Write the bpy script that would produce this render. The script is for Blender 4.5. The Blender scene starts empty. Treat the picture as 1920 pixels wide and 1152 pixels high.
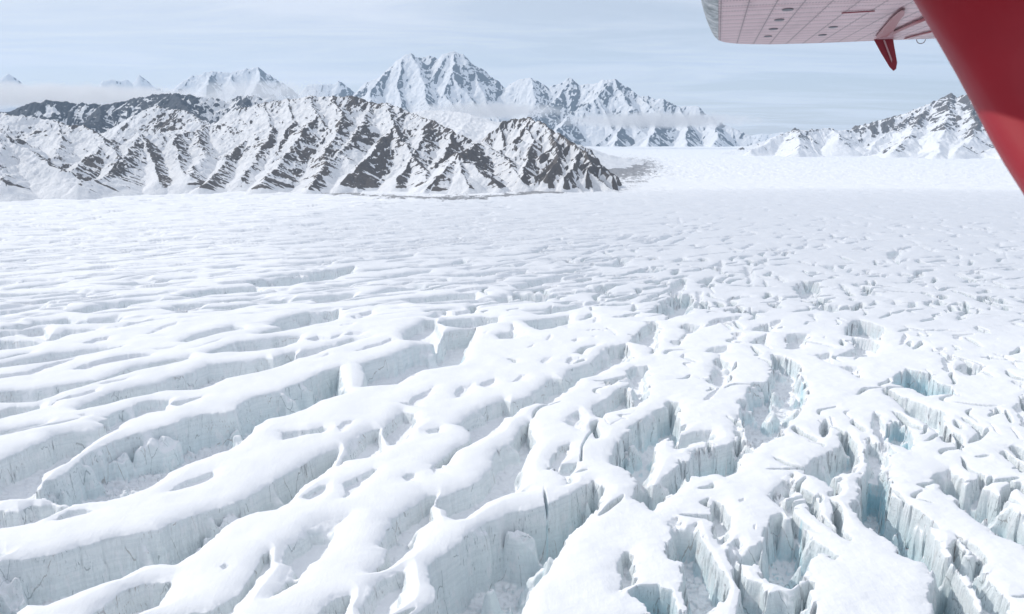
import bpy, math
import numpy as np
from mathutils import Vector

# ------------------------------------------------------------------ camera
H = 200.0                      # metres above the glacier
F = 1598.0                     # focal length in photo pixels (1920 wide)
HOR = 250.0                    # photo row of the true horizon
PITCH = math.atan((576.0 - HOR) / F)
CP, SP = math.cos(PITCH), math.sin(PITCH)
sc = bpy.context.scene
col = sc.collection
cam_d = bpy.data.cameras.new("camera")
cam = bpy.data.objects.new("camera", cam_d)
col.objects.link(cam)
cam.location = (0, 0, H)
cam.rotation_euler = (math.pi / 2 - PITCH, 0, 0)
cam_d.sensor_width = 36.0
cam_d.lens = 36.0 * F / 1920.0
cam_d.clip_start = 0.05
cam_d.clip_end = 90000
cam_d.dof.use_dof = True
cam_d.dof.focus_distance = 400.0
cam_d.dof.aperture_fstop = 8.5
sc.camera = cam
sc.render.resolution_x = 1024
sc.render.resolution_y = 614

# ------------------------------------------------------------------ light
SUN_AZ = math.radians(-66)     # measured from +Y towards +X: the sun stands to the left
SUN_EL = math.radians(40)
sd = bpy.data.lights.new("sun", 'SUN')
sd.energy = 3.05
sd.angle = math.radians(0.8)
sd.color = (1.0, 0.965, 0.915)
so = bpy.data.objects.new("sun", sd)
col.objects.link(so)
sdir = Vector((math.sin(SUN_AZ) * math.cos(SUN_EL), math.cos(SUN_AZ) * math.cos(SUN_EL), math.sin(SUN_EL)))
so.rotation_euler = sdir.to_track_quat('Z', 'Y').to_euler()
so.location = (-3000, 1000, 3000)

w = bpy.data.worlds.new("World")
sc.world = w
w.use_nodes = True
nt = w.node_tree
nt.nodes.clear()


def N(nt, typ, **kw):
    n = nt.nodes.new(typ)
    for k, v in kw.items():
        if k == 'inp':
            for kk, vv in v.items():
                n.inputs[kk].default_value = vv
        else:
            setattr(n, k, v)
    return n


def ramp(nt, stops, interp='LINEAR'):
    n = nt.nodes.new('ShaderNodeValToRGB')
    n.color_ramp.interpolation = interp
    cr = n.color_ramp
    while len(cr.elements) < len(stops):
        cr.elements.new(0.5)
    for e, (p, c) in zip(cr.elements, stops):
        e.position = p
        e.color = (c, c, c, 1) if isinstance(c, (int, float)) else (c[0], c[1], c[2], 1)
    return n


def L(nt, a, ao, b, bi):
    nt.links.new(a.outputs[ao], b.inputs[bi])


def mixc(nt, fac, a, b, mode='MIX'):
    n = nt.nodes.new('ShaderNodeMix')
    n.data_type = 'RGBA'
    n.blend_type = mode
    for idx, v in ((0, fac), (6, a), (7, b)):
        if hasattr(v, 'is_output'):
            nt.links.new(v, n.inputs[idx])
        elif idx == 0:
            n.inputs[0].default_value = v
        else:
            n.inputs[idx].default_value = (v[0], v[1], v[2], 1)
    return n.outputs[2]


def mth(nt, op, a, b=0.0, c=None, clamp=False):
    n = nt.nodes.new('ShaderNodeMath')
    n.operation = op
    n.use_clamp = clamp
    for i, v in enumerate((a, b) if c is None else (a, b, c)):
        if hasattr(v, 'is_output'):
            nt.links.new(v, n.inputs[i])
        else:
            n.inputs[i].default_value = v
    return n.outputs[0]


sky = N(nt, 'ShaderNodeTexSky', sky_type='NISHITA', sun_disc=False)
sky.sun_elevation = SUN_EL
sky.sun_rotation = SUN_AZ
sky.altitude = 1500
sky.air_density = 1.0
sky.dust_density = 2.0
tc = N(nt, 'ShaderNodeTexCoord')
# thin high cloud: noise laid on a flat layer overhead (direction / height), stretched into long streaks
sep = N(nt, 'ShaderNodeSeparateXYZ')
L(nt, tc, 'Generated', sep, 0)
zc = mth(nt, 'ADD', mth(nt, 'MAXIMUM', sep.outputs[2], 0.0), 0.06)
cx = mth(nt, 'DIVIDE', sep.outputs[0], zc)
cy = mth(nt, 'DIVIDE', sep.outputs[1], zc)
cmb = N(nt, 'ShaderNodeCombineXYZ')
nt.links.new(cx, cmb.inputs[0])
nt.links.new(cy, cmb.inputs[1])
mp = N(nt, 'ShaderNodeMapping')
mp.inputs['Rotation'].default_value = (0, 0, math.radians(20))
mp.inputs['Scale'].default_value = (0.35, 0.75, 1)
L(nt, cmb, 0, mp, 0)
n1 = N(nt, 'ShaderNodeTexNoise', inp={'Scale': 1.1, 'Detail': 9.0, 'Roughness': 0.6, 'Distortion': 0.6})
L(nt, mp, 0, n1, 'Vector')
cr1 = ramp(nt, [(0.42, 0.0), (0.60, 1.0)])
L(nt, n1, 'Fac', cr1, 0)
# left part of the sky is the cloudier one
azw = mth(nt, 'MULTIPLY_ADD', sep.outputs[0], -0.9, 0.42, clamp=True)
cfac = mth(nt, 'MULTIPLY_ADD', cr1.outputs[0], mth(nt, 'MULTIPLY_ADD', azw, 0.05, 0.27), mth(nt, 'MULTIPLY_ADD', azw, 0.28, 0.46), clamp=True)
SKY_CLOUD = (10.0, 10.5, 11.7)
skc = mixc(nt, cfac, sky.outputs[0], SKY_CLOUD)
bg = N(nt, 'ShaderNodeBackground', inp={'Strength': 0.104})
nt.links.new(skc, bg.inputs[0])
wo = N(nt, 'ShaderNodeOutputWorld')
L(nt, bg, 0, wo, 0)

sc.view_settings.view_transform = 'Standard'
sc.view_settings.look = 'None'
sc.view_settings.gamma = 1.0
sc.view_settings.exposure = -0.33
sc.cycles.max_bounces = 10
sc.cycles.diffuse_bounces = 6
sc.cycles.volume_bounces = 1
sc.cycles.transparent_max_bounces = 12


# ------------------------------------------------------------------ helpers
def hash2(ix, iy, seed):
    h = (ix.astype(np.uint32) * np.uint32(374761393) + iy.astype(np.uint32) * np.uint32(668265263)
         + np.uint32((seed * 1442695041) & 0xffffffff))
    h = (h ^ (h >> np.uint32(13))) * np.uint32(1274126177)
    h = h ^ (h >> np.uint32(16))
    return h


def gnoise(x, y, seed=0):
    """gradient noise, about -1..1"""
    x = np.asarray(x, np.float32)
    y = np.asarray(y, np.float32)
    ix = np.floor(x).astype(np.int32)
    iy = np.floor(y).astype(np.int32)
    fx = x - ix
    fy = y - iy
    ux = fx * fx * fx * (fx * (fx * 6 - 15) + 10)
    uy = fy * fy * fy * (fy * (fy * 6 - 15) + 10)

    def g(dx, dy):
        a = hash2(ix + dx, iy + dy, seed).astype(np.float32) * np.float32(2 * math.pi / 4294967296.0)
        return np.cos(a) * (fx - dx) + np.sin(a) * (fy - dy)
    a, b, c, d = g(0, 0), g(1, 0), g(0, 1), g(1, 1)
    return ((a + (b - a) * ux) * (1 - uy) + (c + (d - c) * ux) * uy) * 1.5


def fbm(x, y, oct=4, seed=0, gain=0.5):
    s = 0
    a = 1.0
    t = 0
    for o in range(oct):
        s = s + a * gnoise(x * 2 ** o + 17.3 * o, y * 2 ** o - 9.1 * o, seed + o)
        t += a
        a *= gain
    return s / t * 1.2


def ridged(x, y, oct=4, seed=0, gain=0.5):
    s = 0
    a = 1.0
    t = 0
    for o in range(oct):
        s = s + a * (1 - np.abs(gnoise(x * 2 ** o + 7.3 * o, y * 2 ** o - 3.1 * o, seed + o)) * 1.6)
        t += a
        a *= gain
    return s / t


def cells(x, y, seed=0):
    """irregular cells: distance to the nearest point, that cell's random value, and distance to the cell edge"""
    x = np.asarray(x, np.float32)
    y = np.asarray(y, np.float32)
    ix = np.floor(x).astype(np.int32)
    iy = np.floor(y).astype(np.int32)
    f1 = np.full(x.shape, 9.0, np.float32)
    f2 = np.full(x.shape, 9.0, np.float32)
    cid = np.zeros(x.shape, np.float32)
    k = np.float32(1 / 4294967296.0)
    for dx in (-1, 0, 1):
        for dy in (-1, 0, 1):
            h = hash2(ix + dx, iy + dy, seed)
            jx = h.astype(np.float32) * k
            jy = (h * np.uint32(2654435761)).astype(np.float32) * k
            d = np.hypot(ix + dx + jx - x, iy + dy + jy - y)
            r = (h * np.uint32(40503) + np.uint32(977)).astype(np.float32) * k
            near = d < f1
            f2 = np.where(near, f1, np.minimum(f2, d))
            cid = np.where(near, r, cid)
            f1 = np.where(near, d, f1)
    return f1, cid, f2 - f1


def sstep(a, b, x):
    t = np.clip((x - a) / (b - a), 0, 1)
    return t * t * (3 - 2 * t)


def ray(px, py):
    """world direction for a photo pixel (unnormalised: depth 1 along the view axis)"""
    xr = (np.asarray(px, float) - 960) / F
    yu = -(np.asarray(py, float) - 576) / F
    return xr, CP + yu * SP, -SP + yu * CP


def ground(px, py, z=0.0):
    x, y, zz = ray(px, py)
    t = (z - H) / zz
    return x * t, y * t


def at(px, py, D):
    """3-D point on the pixel's ray at horizontal distance D (metres)"""
    x, y, z = ray(px, py)
    t = D / np.hypot(x, y)
    return np.array([x * t, y * t, H + z * t])


def to_px(x, y, z):
    d = y * CP - (z - H) * SP
    return 960 + F * x / d, 576 - F * (y * SP + (z - H) * CP) / d


def grid_mesh(name, X, Y, Z, mat, attrs=None, smooth=True, kind='structure', label=None, keep=None):
    r, c = X.shape
    co = np.empty((r * c, 3), np.float32)
    co[:, 0] = X.ravel()
    co[:, 1] = Y.ravel()
    co[:, 2] = Z.ravel()
    i = np.arange(r * c, dtype=np.int32).reshape(r, c)
    q = np.stack([i[:-1, :-1], i[:-1, 1:], i[1:, 1:], i[1:, :-1]], -1).reshape(-1, 4)
    if keep is not None:
        k = (keep[:-1, :-1] | keep[:-1, 1:] | keep[1:, 1:] | keep[1:, :-1]).ravel()
        q = q[k]
        used = np.zeros(r * c, bool)
        used[q.ravel()] = True
        remap = np.cumsum(used).astype(np.int32) - 1
        q = remap[q]
        co = co[used]
    me = bpy.data.meshes.new(name)
    me.vertices.add(len(co))
    me.vertices.foreach_set('co', co.ravel())
    n = len(q)
    me.loops.add(n * 4)
    me.loops.foreach_set('vertex_index', q.ravel().astype(np.int32))
    me.polygons.add(n)
    me.polygons.foreach_set('loop_start', np.arange(0, n * 4, 4, dtype=np.int32))
    me.polygons.foreach_set('loop_total', np.full(n, 4, np.int32))
    me.polygons.foreach_set('use_smooth', np.full(n, smooth, bool))
    for k_, v in (attrs or {}).items():
        a = me.attributes.new(k_, 'FLOAT', 'POINT')
        vv = v.ravel().astype(np.float32)
        if keep is not None:
            vv = vv[used]
        a.data.foreach_set('value', vv)
    me.update(calc_edges=True)
    me.materials.append(mat)
    o = bpy.data.objects.new(name, me)
    col.objects.link(o)
    if kind:
        o['kind'] = kind
    if label:
        o['label'] = label
    return o


def mat_new(name):
    m = bpy.data.materials.new(name)
    m.use_nodes = True
    t = m.node_tree
    t.nodes.clear()
    out = N(t, 'ShaderNodeOutputMaterial')
    b = N(t, 'ShaderNodeBsdfPrincipled')
    t.links.new(b.outputs[0], out.inputs[0])
    return m, t, b, out


def bump(nt, h, strength, dist, normal=None):
    b = nt.nodes.new('ShaderNodeBump')
    b.inputs['Strength'].default_value = strength
    b.inputs['Distance'].default_value = dist
    nt.links.new(h, b.inputs['Height'])
    if normal is not None:
        nt.links.new(normal, b.inputs['Normal'])
    return b.outputs[0]


# ------------------------------------------------------------------ glacier material
def glacier_material():
    m, t, b, out = mat_new('glacier_snow_and_ice')
    geo = N(t, 'ShaderNodeNewGeometry')
    tcn = N(t, 'ShaderNodeTexCoord')
    sn = N(t, 'ShaderNodeSeparateXYZ')
    L(t, geo, 'Normal', sn, 0)
    steep = ramp(t, [(0.38, 1.0), (0.80, 0.0)])
    t.links.new(sn.outputs[2], steep.inputs[0])

    def noise(scale, detail=4, rough=0.55, sx=(1, 1, 1), dist=0.0):
        mpn = N(t, 'ShaderNodeMapping')
        mpn.inputs['Scale'].default_value = sx
        L(t, tcn, 'Object', mpn, 0)
        n = N(t, 'ShaderNodeTexNoise', inp={'Scale': scale, 'Detail': detail, 'Roughness': rough, 'Distortion': dist})
        L(t, mpn, 0, n, 'Vector')
        return n.outputs['Fac']
    # ice on the walls
    big = noise(0.05, 4)
    icec = mixc(t, big, (0.77, 0.83, 0.845), (0.87, 0.895, 0.90))
    blue = N(t, 'ShaderNodeAttribute', attribute_name='ice_blue')
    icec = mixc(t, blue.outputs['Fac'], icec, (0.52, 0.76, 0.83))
    # faint yearly layers
    lay = noise(0.10, 4, 0.65, (0.3, 0.3, 5.0), 0.4)
    lm = ramp(t, [(0.47, 0.0), (0.56, 1.0)])
    t.links.new(lay, lm.inputs[0])
    icec = mixc(t, mth(t, 'MULTIPLY', lm.outputs[0], 0.28), icec, (0.62, 0.69, 0.715))
    # vertical dirty streaks
    st = noise(1.15, 6, 0.68, (1, 1, 0.14), 0.8)
    stm = ramp(t, [(0.575, 0.0), (0.625, 1.0)])
    t.links.new(st, stm.inputs[0])
    patch = noise(0.045, 3, 0.6)
    pm = ramp(t, [(0.45, 0.0), (0.62, 1.0)])
    t.links.new(patch, pm.inputs[0])
    smask = mth(t, 'MULTIPLY', stm.outputs[0], pm.outputs[0])
    smask = mth(t, 'MULTIPLY', smask, 0.8)
    # hairline fractures
    def vor(scale, sx):
        mpn = N(t, 'ShaderNodeMapping')
        mpn.inputs['Scale'].default_value = sx
        L(t, tcn, 'Object', mpn, 0)
        wn = N(t, 'ShaderNodeTexNoise', inp={'Scale': 0.12, 'Detail': 4.0})
        L(t, mpn, 0, wn, 'Vector')
        mx = N(t, 'ShaderNodeVectorMath', operation='MULTIPLY_ADD')
        L(t, wn, 'Color', mx, 0)
        mx.inputs[1].default_value = (4, 4, 7)
        L(t, mpn, 0, mx, 2)
        n = N(t, 'ShaderNodeTexVoronoi', feature='DISTANCE_TO_EDGE', inp={'Scale': scale})
        L(t, mx, 0, n, 'Vector')
        return n.outputs['Distance']
    crk = mth(t, 'LESS_THAN', vor(0.06, (1, 1, 0.30)), 0.009)
    crk = mth(t, 'MULTIPLY', crk, mth(t, 'GREATER_THAN', noise(0.07, 2), 0.5))
    smask = mth(t, 'MAXIMUM', smask, mth(t, 'MULTIPLY', crk, 0.5))
    brown = noise(0.03, 2)
    bm = ramp(t, [(0.48, 0.0), (0.62, 1.0)])
    t.links.new(brown, bm.inputs[0])
    dirtc = mixc(t, bm.outputs[0], (0.20, 0.25, 0.27), (0.30, 0.23, 0.19))
    icec = mixc(t, smask, icec, dirtc)
    # snow clinging to the walls in patches
    cl = noise(0.16, 5, 0.6, (1, 1, 0.5))
    clm = ramp(t, [(0.55, 0.0), (0.63, 1.0)])
    t.links.new(cl, clm.inputs[0])
    steepf = mth(t, 'MULTIPLY', steep.outputs[0], mth(t, 'MULTIPLY_ADD', clm.outputs[0], -0.55, 1.0))
    snowv = noise(0.02, 4)
    snowc = mixc(t, snowv, (0.86, 0.872, 0.893), (0.895, 0.903, 0.915))
    base = mixc(t, steepf, snowc, icec)
    # rock dirt carried by the ice (moraine)
    mor = N(t, 'ShaderNodeAttribute', attribute_name='moraine')
    mn = noise(0.035, 8, 0.78, (1, 0.4, 1))
    mm = mth(t, 'SUBTRACT', mth(t, 'ADD', mn, mth(t, 'MULTIPLY', mor.outputs['Fac'], 0.40)), 0.66)
    mm = mth(t, 'MULTIPLY', mm, 9.0, clamp=True)
    mm = mth(t, 'MULTIPLY', mm, mth(t, 'GREATER_THAN', mor.outputs['Fac'], 0.02))
    base = mixc(t, mth(t, 'MULTIPLY', mm, 0.85), base, (0.17, 0.165, 0.17))
    t.links.new(base, b.inputs['Base Color'])
    b.inputs['Roughness'].default_value = 0.75
    b.inputs['Specular IOR Level'].default_value = 0.25
    # relief: fine on snow, coarse and grooved on ice
    fine = noise(0.9, 6, 0.6)
    wind = noise(0.55, 4, 0.55, (1.0, 0.22, 1))
    groove = noise(0.55, 8, 0.68, (1, 1, 0.22), 0.8)
    n1_ = bump(t, mth(t, 'ADD', fine, mth(t, 'MULTIPLY', wind, 1.0)), 0.45, 0.4)
    hgt = mth(t, 'MULTIPLY', groove, steep.outputs[0])
    n2_ = bump(t, hgt, 0.7, 1.8, n1_)
    t.links.new(n2_, b.inputs['Normal'])
    return m


# ------------------------------------------------------------------ crevasses read off the ground
TILES = {'A': (0, 864), 'B': (480, 864), 'C': (960, 864), 'D': (1440, 864),
         'E': (0, 576), 'F': (480, 576), 'G': (960, 576), 'H': (1440, 576)}
# (tile, style, points)  style: 'w' steep wall, 's' soft hollow, 'r' rubble filled, 'b' blue ice, 'c' crack
CREV = [
('A','w','-200 740 0 720 250 690 420 655 600 600 760 560 900 530 1100 505 1190 490 1260 440 1400 380 1550 330 1700 290 1850 230 1920 195 2000 130 2120 70 2240 10 2370 -72 2540 -127 2560 -115 2490 0 2390 70 2300 130 2210 200 2160 275 2060 330 1920 350 1850 370 1760 400 1680 460 1600 530 1540 580 1490 630 1400 680 1310 735 1220 725 1080 745 990 790 880 845 740 890 600 940 480 985 340 1035 200 1040 120 1090 90 1150 60 1250 -200 1250'),
('A','w','640 1152 720 1060 820 1000 950 920 1080 870 1180 855 1280 850 1285 880 1240 950 1190 1035 1060 1080 940 1150 800 1250 560 1250'),
('A','s','1650 800 1690 775 1725 790 1680 825'),
('A','w','1450 1250 1500 1152 1640 1060 1770 990 1850 890 1920 780 1970 680 2020 650 2030 760 1980 825 1920 865 1900 920 1850 1000 1750 1080 1660 1152 1600 1250'),
('A','s','1250 210 1300 160 1390 120 1500 85 1600 50 1615 90 1540 130 1430 165 1320 200'),
('A','s','390 430 430 395 520 350 640 335 720 350 640 375 540 405 450 430'),
('A','w','-200 330 20 330 140 350 180 320 240 295 300 300 380 280 450 300 520 300 400 355 310 395 250 425 150 430 0 445 -200 470'),
('E','w','-200 1180 0 1110 120 1060 240 1010 330 990 400 930 550 900 700 880 800 850 880 880 760 930 640 1010 540 1090 460 1150 330 1222 290 1302 285 1342 320 1402 150 1412 0 1422 -200 1440'),
('E','r','560 1150 640 1070 740 1010 860 960 960 930 1100 900 1250 860 1400 810 1550 770 1700 760 1760 740 1780 700 1850 680 1920 650 2020 630 2120 600 2250 540 2400 470 2520 430 2560 420 2550 480 2560 530 2610 620 2520 650 2400 690 2270 745 2120 800 2000 830 1920 880 1880 940 1800 1000 1700 1050 1560 1100 1400 1150 1290 1202 1200 1262 1120 1312 1020 1362 900 1397 820 1417 700 1432 600 1442 520 1452 450 1452 380 1422 320 1402 290 1352 320 1292 420 1262 500 1212'),
('B','s','330 250 400 200 480 155 530 150 515 215 460 245 400 265'),
('B','s','640 265 670 230 640 150 700 120 780 85 880 40 910 45 860 100 800 160 720 220 670 262'),
('B','s','1090 115 1130 90 1190 85 1185 130 1130 140'),
('B','s','1310 40 1330 0 1400 -10 1400 65 1340 75'),
('B','s','300 560 380 480 470 430 560 405 690 385 640 440 590 500 550 590 530 640 450 700 400 725 400 740 370 790 300 870 200 930 100 1000 130 950 200 900 260 740 180 720 200 640 230 590'),
('B','w','860 780 940 720 985 610 930 590 960 520 1000 450 1020 390 1120 330 1220 260 1290 220 1350 215 1320 300 1330 390 1230 470 1190 530 1170 590 1100 660 1000 740 920 775'),
('B','w','1340 290 1360 240 1470 190 1560 160 1690 100 1720 50 1780 -20 1770 -80 1850 -140 1920 -180 1990 -290 2050 -320 2070 -210 2100 -160 2010 -22 2000 60 1990 130 1990 190 2040 195 1920 215 1850 235 1720 290 1640 340 1560 390 1500 400 1440 370 1430 320'),
('B','w','1100 1250 1180 1120 1320 1000 1340 930 1290 820 1290 720 1400 650 1480 590 1600 500 1720 420 1850 370 1920 340 2070 320 2190 285 2350 235 2490 150 2540 140 2610 190 2600 270 2560 350 2460 440 2360 520 2320 590 2250 700 2180 800 2050 930 2020 1020 1990 1150 1950 1250'),
('B','w','250 1250 420 1120 520 1040 600 990 700 960 715 990 680 1060 665 1152 680 1250'),
('B','s','770 1250 790 1152 770 1060 820 970 880 870 960 810 1110 750 1130 800 1130 900 1110 940 1110 1010 1060 1060 980 1110 930 1152 850 1250'),
('C','c','240 190 262 260 285 330 283 420 268 510 215 610 205 600 248 510 265 420 260 330 238 260'),
('C','c','435 235 470 260 462 330 448 420 445 480 438 480 440 400 448 330 452 270'),
('C','r','320 20 400 10 490 0 470 60 465 120 480 150 400 170 400 140 350 80 310 50'),
('G','w','740 1152 750 1060 850 930 920 860 1040 780 1180 690 1250 700 1265 760 1255 830 1290 915 1200 960 1120 990 1080 1040 1070 1150 1065 1320 1100 1290 1190 1210 1250 1150 1320 1130 1340 1060 1420 1040 1520 1030 1630 1010 1680 960 1660 880 1700 780 1720 900 1760 1000 1820 1070 1700 1130 1710 1180 1690 1230 1600 1260 1530 1250 1420 1270 1310 1260 1290 1345 1180 1400 1100 1470 1060 1500 1020 1480 960 1430 900 1420 920 1360 940 1310 880 1230 840 1190 780 1170'),
('G','w','1190 980 1210 1030 1240 1060 1300 1040 1340 1020 1400 1000 1540 960 1500 900 1400 920 1280 940 1200 960'),
('C','w','800 960 800 860 780 800 800 720 840 650 880 650 920 690 930 800 940 870 900 910 850 930'),
('C','r','1170 430 1240 400 1310 470 1390 440 1430 560 1520 700 1560 800 1640 900 1640 960 1580 1050 1530 1152 1520 1250 1320 1250 1300 1152 1260 1000 1270 880 1260 760 1180 730 1150 640 1180 560'),
('C','w','1470 330 1520 290 1570 300 1640 400 1630 500 1630 580 1570 640 1540 620 1500 500 1480 420'),
('C','r','1700 760 1750 880 1840 900 1900 930 1920 1100 1800 1120 1700 1152 1700 950 1640 780 1580 700 1620 610 1700 560 1780 620 1840 600 1870 560 1920 620 1880 760 1800 780'),
('C','s','1700 300 1740 280 1750 300 1710 320'),
('C','s','1810 480 1830 470 1830 505 1812 510'),
('C','b','870 960 900 1000 990 1080 1050 1152 1200 1250 1300 1152 1250 1030 1190 960 1080 920 930 920'),
('D','w','260 90 300 0 400 -70 550 -120 520 -230 600 -240 620 -180 680 -120 700 -20 640 70 570 80 520 110 530 170 550 200 530 240 460 250 470 200 430 150 350 110'),
('D','w','0 250 60 190 130 120 190 100 220 180 250 240 200 260 120 270 100 330 60 300'),
('D','w','1640 1250 1620 1100 1540 950 1480 850 1400 760 1320 640 1280 570 1180 420 1050 300 920 230 940 90 900 60 800 40 760 40 680 100 660 240 610 290 620 330 660 400 740 460 850 540 970 640 1000 690 1100 740 1170 740 1220 860 1200 1000 1210 1152 1220 1250'),
('D','b','760 40 820 40 940 90 900 230 895 330 820 420 740 380 700 250'),
('D','w','1100 150 1200 130 1290 70 1370 30 1480 130 1500 160 1680 200 1800 270 1920 420 2000 520 2000 700 1920 620 1840 570 1700 520 1560 420 1440 330 1370 260 1290 190 1250 160 1190 190'),
('D','s','1080 265 1120 250 1145 260 1130 285'),
('D','w','280 340 330 340 410 400 500 470 560 510 640 570 620 590 540 550 450 480 370 430'),
('D','b','235 420 262 420 270 560 310 710 290 700 250 600'),
('D','r','20 400 100 380 140 420 230 420 280 480 370 600 480 640 530 690 500 720 400 680 320 720 300 860 180 960 100 930 0 900 -100 800 -60 600'),
('D','r','-100 1000 180 960 300 870 360 900 350 1152 200 1250 -100 1250'),
('D','r','1320 640 1420 560 1500 700 1600 640 1660 760 1640 860 1800 1000 1840 1152 1640 1250 1540 950'),
('D','s','1400 520 1480 560 1590 620 1680 760 1640 780 1560 680 1440 600'),
('E','w','575 735 640 690 740 650 850 610 960 590 1080 570 1200 540 1320 490 1440 460 1560 410 1750 390 1920 370 1990 360 2050 370 2130 325 2220 315 2210 370 2100 410 1950 465 1920 475 1800 500 1680 520 1580 560 1480 590 1350 600 1230 610 1100 640 950 665 820 690 700 720 600 745'),
('E','w','-200 640 0 620 100 600 260 590 420 560 560 540 720 520 850 480 1000 430 1150 400 1300 370 1420 350 1440 365 1300 400 1120 440 960 480 800 520 700 550 560 590 430 620 340 660 260 690 100 690 0 690 -200 700'),
('E','w','-200 760 0 740 120 720 290 715 290 735 150 780 0 815 -200 850'),
('E','s','550 450 600 420 700 400 900 360 1050 335 1140 335 1100 355 950 390 800 420 650 450'),
('E','w','-200 440 0 400 200 370 400 330 600 305 800 285 920 283 760 315 560 350 400 380 200 415 0 440 -200 470'),
('E','s','-200 540 0 500 200 470 330 420 450 390 560 370 480 400 330 450 250 490 100 510 0 530 -200 560'),
('E','w','-200 150 0 140 130 120 250 95 400 85 500 70 650 80 880 55 930 60 850 100 700 110 480 115 400 110 300 120 160 155 0 160 -200 170'),
('E','w','-200 230 0 175 100 165 200 155 330 140 370 190 420 180 500 150 740 145 620 175 500 190 420 225 380 240 300 210 160 190'),
('E','w','-200 270 0 230 150 230 350 240 250 270 100 290 0 300 -200 310'),
('E','s','620 265 720 230 820 215 820 240 700 265'),
('E','s','1090 195 1200 140 1340 110 1330 125 1200 165 1110 195'),
('E','w','1350 245 1450 190 1600 155 1750 125 1830 130 1830 155 1700 180 1550 215 1400 250'),
('E','w','1540 330 1650 290 1780 250 1920 235 2100 205 2250 195 2230 240 2100 290 1920 310 1750 320 1600 335'),
('E','r','780 800 900 750 1030 700 1150 680 1270 680 1260 720 1240 760 1100 780 960 820 880 880 800 870 720 830 800 810'),
('E','w','1270 720 1300 700 1420 670 1520 655 1450 690 1340 730'),
('E','s','1130 305 1250 290 1350 280 1280 300 1180 308'),
('E','s','1420 305 1550 270 1700 225 1620 260 1480 295'),
('E','s','360 730 420 690 520 650 720 605 720 620 600 660 450 690 390 730'),
('E','s','730 575 860 550 1000 520 900 560 780 580'),
('E','s','580 805 640 795 690 805 620 815'),
('E','s','850 140 1000 95 1150 75 1300 72 1150 90 1000 120 900 140'),
('E','s','0 90 180 60 420 40 560 20 420 50 200 75 0 98'),
('F','w','90 110 170 75 300 35 480 10 620 5 625 60 560 95 440 115 330 135 240 150 100 180 0 190 60 160 200 130'),
('F','s','700 60 780 30 870 20 900 40 760 90'),
('F','w','290 370 300 340 360 310 480 290 600 250 720 215 860 215 760 235 600 285 470 330 380 355'),
('F','s','660 200 720 180 820 180 760 205'),
('F','s','380 230 460 200 560 215 650 190 600 220 480 245 430 245'),
('F','s','740 325 820 285 940 260 1010 230 1090 240 950 280 850 305'),
('F','w','1110 240 1095 190 1160 140 1270 85 1340 85 1400 180 1360 260 1250 240'),
('F','w','790 400 900 365 1000 350 1110 305 1220 265 1300 260 1380 250 1410 170 1530 145 1650 130 1640 180 1590 280 1560 380 1500 420 1380 430 1240 450 1150 490 1050 555 960 560 790 575 810 470'),
('F','b','1400 300 1480 260 1590 270 1560 380 1500 420 1420 410'),
('F','w','1360 100 1420 80 1560 70 1700 55 1820 60 1810 100 1700 120 1560 135 1440 130'),
('F','s','1490 20 1640 5 1650 35 1500 45'),
('F','w','1290 60 1350 20 1430 10 1440 55 1340 75'),
('F','w','190 930 280 920 400 915 500 885 540 900 500 935 370 945 280 965 200 985'),
('F','s','610 900 650 860 730 850 690 900 640 930'),
('F','w','670 1060 700 980 780 930 880 880 930 880 940 960 950 1060 880 1090 760 1105 660 1120 620 1150'),
('F','w','950 920 960 870 1020 820 1100 760 1190 780 1200 830 1150 900 1080 990 1010 1010'),
('F','s','1490 675 1490 620 1540 580 1620 565 1640 600 1620 625 1560 655'),
('F','s','1670 580 1690 550 1790 525 1790 570 1740 590'),
('F','s','1060 715 1140 710 1180 670 1290 620 1330 590 1320 640 1240 700 1230 740 1150 735'),
('F','w','1260 905 1300 890 1380 875 1380 920 1300 930'),
('F','s','1120 960 1140 935 1180 935 1160 970'),
('F','w','1500 850 1560 800 1660 740 1780 700 1860 670 1920 700 1930 740 1860 820 1800 890 1740 930 1640 980 1500 1060 1430 1150 1340 1150 1480 1050 1600 960 1610 900 1560 860'),
('F','s','1150 510 1200 480 1230 475 1200 510'),
('F','s','1690 185 1740 170 1730 195'),
('F','w','1800 190 1860 170 1920 165 1990 200 1920 225 1830 225'),
('F','s','480 370 540 340 590 345'),
('F','s','630 130 740 120 740 135 640 140'),
('G','w','0 690 120 655 270 540 300 510 380 520 400 460 480 430 570 410 600 390 700 300 860 260 915 380 820 400 700 450 600 495 520 515 440 590 380 630 300 700 270 720 190 705 60 740 0 800 -80 810 -60 720'),
('G','w','90 90 200 70 330 55 430 45 430 100 380 120 290 155 210 165 140 130'),
('G','w','0 110 30 130 30 190 90 190 80 205 0 215 -20 170'),
('G','w','880 250 910 200 1030 125 980 100 1080 100 1110 130 1110 180 1090 300 1040 350 1050 290 980 270'),
('G','w','1170 240 1230 240 1300 200 1300 160 1260 150 1290 120 1330 120 1430 130 1310 200 1240 275'),
('G','r','680 595 690 550 800 520 860 510 850 460 920 430 1020 430 1040 500 1000 540 1040 600 1040 650 930 720 900 650 870 560 800 550'),
('G','w','590 740 640 700 780 610 870 580 890 640 930 720 900 725 800 750 710 780 680 820 640 810 600 770'),
('G','s','690 830 700 860 730 880 850 820 930 760 925 770 840 830 740 885'),
('G','s','390 850 420 810 500 760 545 800 550 870 510 910 460 890'),
('G','w','270 1200 270 1152 300 1100 360 1040 440 1010 420 1090 380 1150 350 1190'),
('G','c','620 880 560 960 520 1040 508 1150 527 1150 532 1050 572 970 628 890'),
('G','s','1450 330 1500 290 1630 280 1600 340 1560 350'),
('G','s','1440 145 1500 100 1600 80 1740 60 1700 90 1580 120'),
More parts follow.
